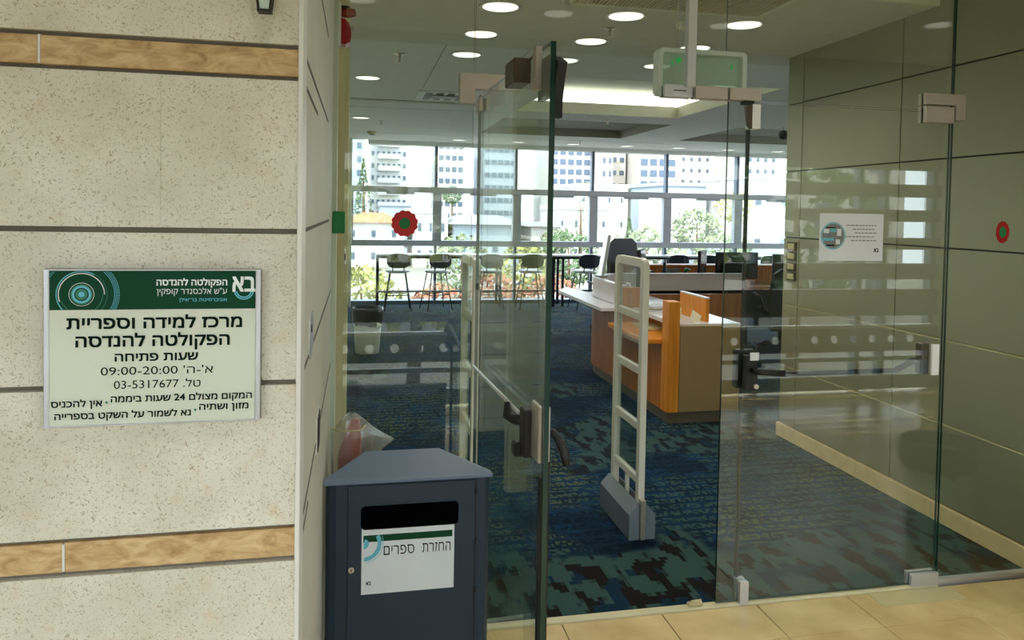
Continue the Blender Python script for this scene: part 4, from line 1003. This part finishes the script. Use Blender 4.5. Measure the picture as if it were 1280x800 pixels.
# ================================================================== OFFICE CHAIRS
def office_chair(x, y, rz, lab, h=1.28):
    t = thing('office_chair', lab, 'office chair', (x, y, 0), 'black office chairs', rz)
    MB().box(-.24, .24, -.24, .24, .44, .52, ch=.03).build('seat', 'navy', t)
    v = [(-.22, .0), (-.235, .15), (-.24, .45), (-.20, .66), (-.12, .72), (.12, .72), (.20, .66), (.24, .45), (.235, .15), (.22, 0)]
    MB().prism(v, .22, .29, mtx=YFACE @ Matrix.Identity(4)).build('backrest', 'blackp', t).location = (0, 0, h-.72)
    MB().box(-.15, .15, .20, .21, h-.5, h-.1, ch=.004).build('back_cushion', 'navy', t)
    MB().cyl((0, 0, .1), (0, 0, .44), .03, 10).build('column', 'blackp', t)
    for k in range(5):
        a = 2*pi*k/5; MB().tube([(0, 0, .11), (.28*cos(a), .28*sin(a), .07)], [.025, .014], 6).build('base_arm', 'blackp', t); MB().cyl((.28*cos(a)-.012, .28*sin(a), .03), (.28*cos(a)+.012, .28*sin(a), .03), .03, 10).build('castor', 'blackp', t)
    for s in (-1, 1): MB().tube([(s*.25, .12, .5), (s*.29, .1, .66), (s*.29, -.12, .68)], .015, 6).build('armrest', 'blackp', t)
office_chair(3.36, 9.6, radians(200), 'black office chair whose back rises above the curved counter')
office_chair(4.95, 8.0, radians(170), 'black office chair in the dark in front of the back desk', 1.0)
# ================================================================== WINDOW COUNTER AND STOOLS
t = thing('window_counter', 'long white counter on slim black frame along the far windows', 'counter', (.3, 12.45, 0))
MB().box(0, 10.5, -.22, .22, .85, .875, ch=.003).build('counter_top', 'table', t); MB().box(0, 10.5, -.215, -.19, .81, .85).build('front_rail', 'black', t); MB().box(0, 10.5, .10, .13, .22, .25).build('foot_rail', 'black', t)
for x in (.02, 2.05, 3.14, 5.2, 7.3, 9.4): MB().box(x-.02, x+.02, -.2, -.16, 0, .85).build('leg', 'black', t); MB().box(x-.02, x+.02, .14, .18, 0, .85).build('leg', 'black', t)
MB().box(2.88, 3.0, -.2, .0, 0, .85, ch=.004).build('power_column', 'black', t)
def stool():
    t = thing('bar_stool', 'x', 'stool')
    pts = []
    for a in range(0, 28): an = 2*pi*a/28; pts.append((.185*math.copysign(abs(cos(an))**.6, cos(an)), .80+.115*math.copysign(abs(sin(an))**.75, sin(an))))
    n = len(pts); v = []
    for y in (-.215, -.19): v += [(x, y+.35*x*x*2.2, z) for x, z in pts]
    mb = MB().add(v, [tuple(range(n))[::-1], tuple(range(n, 2*n))]); mb.add(v, [(i, (i+1) % n, (i+1) % n+n, i+n) for i in range(n)], 0, True); mb.build('backrest', 'navy', t)
    MB().lathe([(.001, .60), (.15, .598), (.19, .61), (.195, .63), (.17, .645), (.001, .64)], seg=24).build('seat', 'table', t)
    for sx in (-1, 1):
        for sy in (-1, 1): MB().tube([(sx*.12, sy*.11, .60), (sx*.21, sy*.19, 0)], .009, 6).build('leg', 'black', t)
        MB().tube([(sx*.09, -.14, .61), (sx*.09, -.20, .70), (sx*.09, -.205, .76)], .009, 6).build('back_strut', 'black', t)
    q = [(-.17, -.155), (.17, -.155), (.17, .155), (-.17, .155), (-.17, -.155)]
    for i in range(4): MB().tube([(*q[i], .25), (*q[i+1], .25)], .007, 6).build('foot_bar', 'black', t)
    return t
pst = stool()
sl2 = [(.63, 'olive-backed bar stool, leftmost at the window counter', 0, 'olive'), (1.25, 'dark bar stool, second from the left at window counter', 15, 'navy'), (2.13, 'pale-backed bar stool behind the left security gate', 0, 'olive'), (2.81, 'bar stool at window counter seen through the open door leaf', 0, 'olive'),
       (3.75, 'navy bar stool at the window counter left of the curved desk', 8, 'navy'), (5.37, 'navy bar stool behind the back desk, left of the pair', 0, 'navy'), (5.94, 'navy bar stool behind the back desk, right of the pair', -6, 'navy'), (7.09, 'bar stool at window counter nearest the clad wall', 0, 'olive')]
for i, (x, lab, rz, m_) in enumerate(sl2):
    o = pst if i == 0 else dup(pst, (x, 12.02, 0))
    o.location = (x, 12.02, 0); o.rotation_euler = (0, 0, radians(rz)); o['label'] = lab; o['group'] = 'bar stools along the window counter'
    for c in o.children:
        if c.name.startswith('backrest'): c.data = c.data.copy(); c.data.materials[0] = M[m_]
t = thing('small_plant_pot', 'small potted plant on top of the low stone pier', 'plant', (-.40, 5.60, 1.03)); t.location = (-.28, 5.62, 1.03)
MB().lathe([(.001, 0), (.035, 0), (.045, .06), (.001, .06)], seg=14).build('pot', 'bronze', t)
mb = MB(); rr = random.Random(2)
for k in range(26):
    a = rr.uniform(0, 6.28); e = rr.uniform(.3, 1.3); l = .09; p = Vector((cos(a)*cos(e), sin(a)*cos(e), sin(e)))*l; s_ = Vector((-sin(a), cos(a), 0))*.010
    b = Vector((0, 0, .06)); mb.add([tuple(b), tuple(b+p*.6+s_), tuple(b+p), tuple(b+p*.6-s_)], [(0, 1, 2, 3)])
mb.build('leaves', 'leaf', t)
# ================================================================== OUTDOORS
gd = struct('ground'); MB().box(-60, 140, 13.2, 200, -3.2, -3).build('paving', 'ground', gd); MB().box(-60, 60, -60, -.9, -3.2, -3).build('paving', 'ground', gd)
def building(lab, x0, x1, y, z0, z1, rows=0, cols=0, m_='b_white', roof=None, depth=10, wm='b_win', style='window', fill=(.5, .5)):
    t = thing('building', lab, 'building', ((x0+x1)/2, y, z0)); wd = x1-x0; h = z1-z0
    MB().box(-wd/2, wd/2, 0, depth, 0, h).build('wall', m_, t)
    if rows:
        cw, rh = wd/cols, h/rows; w_, hh = cw*fill[0], rh*fill[1]
        pr_ = MB().box(-w_/2, w_/2, -.12, .05, -hh/2, hh/2).build('window', wm, t, (-wd/2+cw*.5, 0, rh*.5))
        for r in range(rows):
            for c in range(cols):
                if r == 0 and c == 0: continue
                inst(pr_, (-wd/2+cw*(c+.5), 0, rh*(r+.5)), t)
        if style == 'balcony':
            b = MB().box(-wd*.3, wd*.3, -.9, 0, -.15, .5).build('balcony', 'b_white', t, (0, 0, rh*.15))
            for r in range(1, rows): inst(b, (0, 0, rh*(r+.15)), t)
    if roof:
        if roof == 'hip':
            v = [(-wd/2-.4, -.5, h), (wd/2+.4, -.5, h), (wd/2+.4, depth+.5, h), (-wd/2-.4, depth+.5, h), (-wd/6, depth/2, h+wd*.16), (wd/6, depth/2, h+wd*.16)]
            MB().add(v, [(0, 1, 5, 4), (1, 2, 5), (2, 3, 4, 5), (3, 0, 4), (0, 3, 2, 1)]).build('roof', 'b_roof', t)
        else:
            v = [(-wd/2-.4, -.5, h), (wd/2+.4, -.5, h), (wd/2+.4, depth+.5, h), (-wd/2-.4, depth+.5, h), (-wd/3, depth/2, h+wd*.14), (wd/3, depth/2, h+wd*.14)]
            MB().add(v, [(0, 1, 5, 4), (1, 2, 5), (2, 3, 4, 5), (3, 0, 4), (0, 3, 2, 1)]).build('roof', 'b_groof', t)
    else: MB().box(-wd/2-.15, wd/2+.15, -.15, depth, h, h+.35).build('parapet', m_, t)
    return t
building('tall white apartment tower with rows of balconies behind leftmost window', 1.5, 6.3, 100, -3, 16, 12, 7, style='balcony', fill=(.45, .35))
building('pale tower at extreme left behind the conifer', -4, .6, 88, -3, 16, 12, 4, 'b_grey', fill=(.4, .4))
building('white tower with wide windows behind second window bay', 10.4, 13.9, 100, -3, 14, 11, 4, fill=(.7, .4))
building('pale blue-grey slab block with five window rows, behind the door leaf', 16.7, 21.2, 100, -3, 12.5, 9, 5, 'b_grey', fill=(.75, .35))
building('tower with close blue balconies behind the open doorway', 26, 31.8, 100, -3, 16, 14, 5, 'b_white', wm='b_blue', fill=(.7, .55))
building('narrow cream tower right of the blue balcony tower', 32.3, 34.0, 97, -3, 15, 10, 2, 'b_cream', fill=(.4, .4))
building('cream apartment tower behind the palm', 34.8, 38.4, 104, -3, 16, 10, 3, 'b_cream', fill=(.55, .35))
building('white tower with blue glazed balconies right of the palm', 39, 44.6, 100, -3, 16, 12, 4, 'b_white', wm='b_blue', fill=(.72, .6))
building('pale pink tower behind the right window bays', 46, 54, 108, -3, 18, 12, 6, 'b_cream', fill=(.3, .3))
building('white tower block at the far right behind the rod', 55.5, 60.5, 100, -3, 14, 10, 4, 'b_white', fill=(.35, .35))
building('low white house with terracotta hip roof at the left', -1.2, 3.6, 60, -3, .5, 2, 3, 'b_white', 'hip', 8, fill=(.2, .3))
building('low pale grey house behind the flower sticker', 2.2, 5.2, 75, -3, 1.9, 2, 3, 'b_grey', None, 8, fill=(.4, .3))
building('small white house with grey pitched roof in second bay', 4.3, 7.0, 59, -3, 1.3, 2, 3, 'b_white', None, 8, fill=(.3, .3))
building('pale blue house with large grey roof behind the left leaf', 7.4, 12.6, 58, -3, .5, 1, 4, 'b_grey', 'grey', 9, fill=(.3, .2))
building('low house with grey roof and white porch, fourth bay', 13.6, 16.0, 58, -3, .4, 1, 3, 'b_white', 'grey', 8, fill=(.4, .2))
building('large plain white house wall beyond the middle bay', 16.6, 21.6, 62, -3, 1.8, 2, 4, 'b_white', None, 5, fill=(.15, .2))
building('broad white villa behind the cypress trees', 20.5, 25.6, 68.5, -3, 4.0, 3, 4, 'b_white', None, 9, fill=(.12, .2))
building('white house corner left of the large pale tree', 26.2, 28.6, 58, -3, 3.1, 2, 2, 'b_white', None, 9, fill=(.2, .2))
building('white and blue building with terrace behind the large tree', 29.9, 34.5, 70, -3, 4.4, 4, 4, 'b_grey', None, 9, wm='b_blue', fill=(.4, .3))
building('white block with single square window at the far right', 35.5, 41, 64, -3, 5, 2, 2, 'b_white', None, 9, fill=(.2, .2))
def tree(lab, x, y, z, h, r, m_, kind='round', n=760, name='tree'):
    t = thing(name, lab, 'tree', (x, y, z)); rr = random.Random(int(x*10)+int(y)); mb = MB()
    MB().tube([(0, 0, 0), (r*.05, 0, h*.4), (0, 0, h*.8)], [h*.03, h*.022, h*.008], 7).build('trunk', 'bark', t)
    for k in range(n):
        u_, a = rr.random(), rr.uniform(0, 2*pi)
        if kind == 'cone': zz = h*(.12+.88*u_); q = r*(1-u_)*(.75+.25*rr.random())+.03*r
        elif kind == 'palm': zz = h*.8; q = 0
        else:
            ph_ = math.acos(rr.uniform(-1, 1)); q = r*sin(ph_)*(.7+.4*rr.random()); zz = h-r*.9+cos(ph_)*r*.9*(.75+.3*rr.random())
        c = Vector((q*cos(a), q*sin(a), zz))
        if kind == 'palm':
            d = Vector((cos(a), sin(a), rr.uniform(-.5, .9))).normalized(); L_ = r*rr.uniform(.8, 1.1); s_ = Vector((-sin(a), cos(a), 0))*r*.09
            m1 = c+d*L_*.5+Vector((0, 0, r*.12)); e = c+d*L_-Vector((0, 0, r*.25)); mb.add([tuple(c), tuple(m1+s_), tuple(e), tuple(m1-s_)], [(0, 1, 2, 3)]); continue
        s = min(r*rr.uniform(.07, .13), .16+.05*r); u1 = Vector((rr.uniform(-1, 1), rr.uniform(-1, 1), rr.uniform(-1, 1))).normalized(); u2 = u1.orthogonal().normalized()
        mb.add([tuple(c-u1*s), tuple(c-u2*s*.6), tuple(c+u1*s), tuple(c+u2*s*.6)], [(0, 1, 2, 3)])
    mb.build('foliage', m_, t); return t
tree('tall dark conifer in front of the leftmost tower', .5, 80, -3, 9.8, 1.5, 'leaf', 'cone')
tree('round tree at the foot of the second bay tower', 9.9, 80, -3, 7.2, 1.1, 'leaf')
tree('fan palm standing before the cream tower', 33.0, 85, -3, 8.6, 2.0, 'leaf', 'palm', 60, 'palm_tree')
tree('feathery palm in the right-hand window bay, nearer the middle', 41.5, 88, -3, 9.0, 3.0, 'leafp', 'palm', 70, 'palm_tree')
tree('small tree above the white house, right window bay', 48, 95, -3, 6.7, 1.7, 'leafp')
tree('pale tree in the upper fourth bay before blue balconies', 26.2, 84, -3, 8.2, 1.4, 'leafp')
tree('pale tree between white houses behind the open doorway', 15.0, 56, -3, 3.3, 1.1, 'leafp')
tree('small dark conifer above the white villa wall', 18.4, 60.4, -3, 6.3, .9, 'leaf', 'cone', 260)
tree('dark cypress in the middle bay', 19.6, 52, -3, 4.3, .8, 'leaf', 'cone')
tree('broad green tree at the foot of the cypress', 17.2, 45.5, -3, 2.0, 1.7, 'leaf')
tree('large pale olive tree in the right bay', 24.0, 50, -3, 5.0, 1.7, 'leafp', n=900)
tree('dark tree beside the teal wall in the right bay', 29.3, 57.5, -3, 3.0, 1.0, 'leaf')
tree('yellow-green tree behind the vertical rod', 31.2, 58, -3, 6.6, 1.5, 'leafy', n=420)
wl2 = struct('garden_wall'); MB().box(24, 34, 53, 53.2, -3, -.6).build('wall_panel', 'b_grey', wl2)
# garden just outside
for i, (lab, x, y, z, r, m_, ct) in enumerate((('low red flowering shrub behind the second stool', 2.5, 23.2, -1.4, 1.2, 'flower', 'shrub'), ('red flowering shrub behind the left gate', 5.0, 27.5, -1.6, 1.5, 'flower', 'shrub'), ('red flowering shrub seen through the door leaf', 8.0, 30, -1.7, 1.3, 'flower', 'shrub'),
        ('green garden shrub behind the first stool', 1.0, 19, -1.2, .95, 'leaf', 'shrub'), ('yellow-green bush at the lower left window', .1, 24, -1.0, 1.4, 'leafy', 'shrub'), ('pale bush behind the third window bay', 5.2, 38, -.8, 1.9, 'leafp', 'shrub'), ('green bush left of the curved counter', 7.4, 33, -.8, 1.6, 'leafy', 'shrub'), ('green bush above the curved counter', 11.2, 39, -.6, 2.0, 'leaf', 'shrub'), ('grey-green bush in the lower right windows', 14.5, 36, -.6, 2.4, 'leafp', 'shrub'), ('pale bush in the rightmost lower window', 20, 38, -.6, 2.0, 'leafp', 'shrub'))):
    o = tree(lab, x, y, -3, max(1.2, z+2.8+r*.7), r*.85, m_, n=620, name='garden_shrub'); o['category'] = 'shrub'
def car(x, y, lab, mcol='b_white'):
    t = thing('car', lab, 'car', (x, y, -3), 'cars parked below the windows')
    b = [(-2.1, .35), (2.1, .35), (2.12, .75), (1.3, .92), (.8, 1.42), (-.9, 1.45), (-1.6, .98), (-2.1, .85)]
    MB().prism(b, -.8, .8, mtx=YFACE).build('body', mcol, t)
    MB().prism([(-.85, .98), (-1.35, .98), (-.82, 1.36), (.72, 1.34), (1.08, .96)], -.81, .81, mtx=YFACE).build('glazing', 'b_win', t)
    for s in (-1.35, 1.35):
        for sd in (-.82, .62): MB().cyl((s, sd, .33), (s, sd+.2, .33), .33, 18).build('wheel', 'blackp', t)
car(8.9, 36.5, 'white car parked outside, left of the curved counter'); car(14.6, 31.5, 'white car parked outside behind the back desk')
# trees and blocks on the lobby side, seen as reflections in the doors
tree('yellow-leaved tree outside the lobby, reflected in the right leaf', 5.5, -9, -3, 6.2, 2.0, 'leafy', n=500)
tree('green tree outside the lobby, reflected in the doors', 12.5, -14, -3, 6.5, 2.4, 'leaf', n=500)
tree('yellow-green tree outside the lobby beyond the louvres', 1.2, -11, -3, 6.0, 2.2, 'leafy', n=500)
building('pale building across from the lobby louvres', -14, 26, -26, -3, 6, 3, 14, 'b_cream', None, -8, fill=(.4, .5))
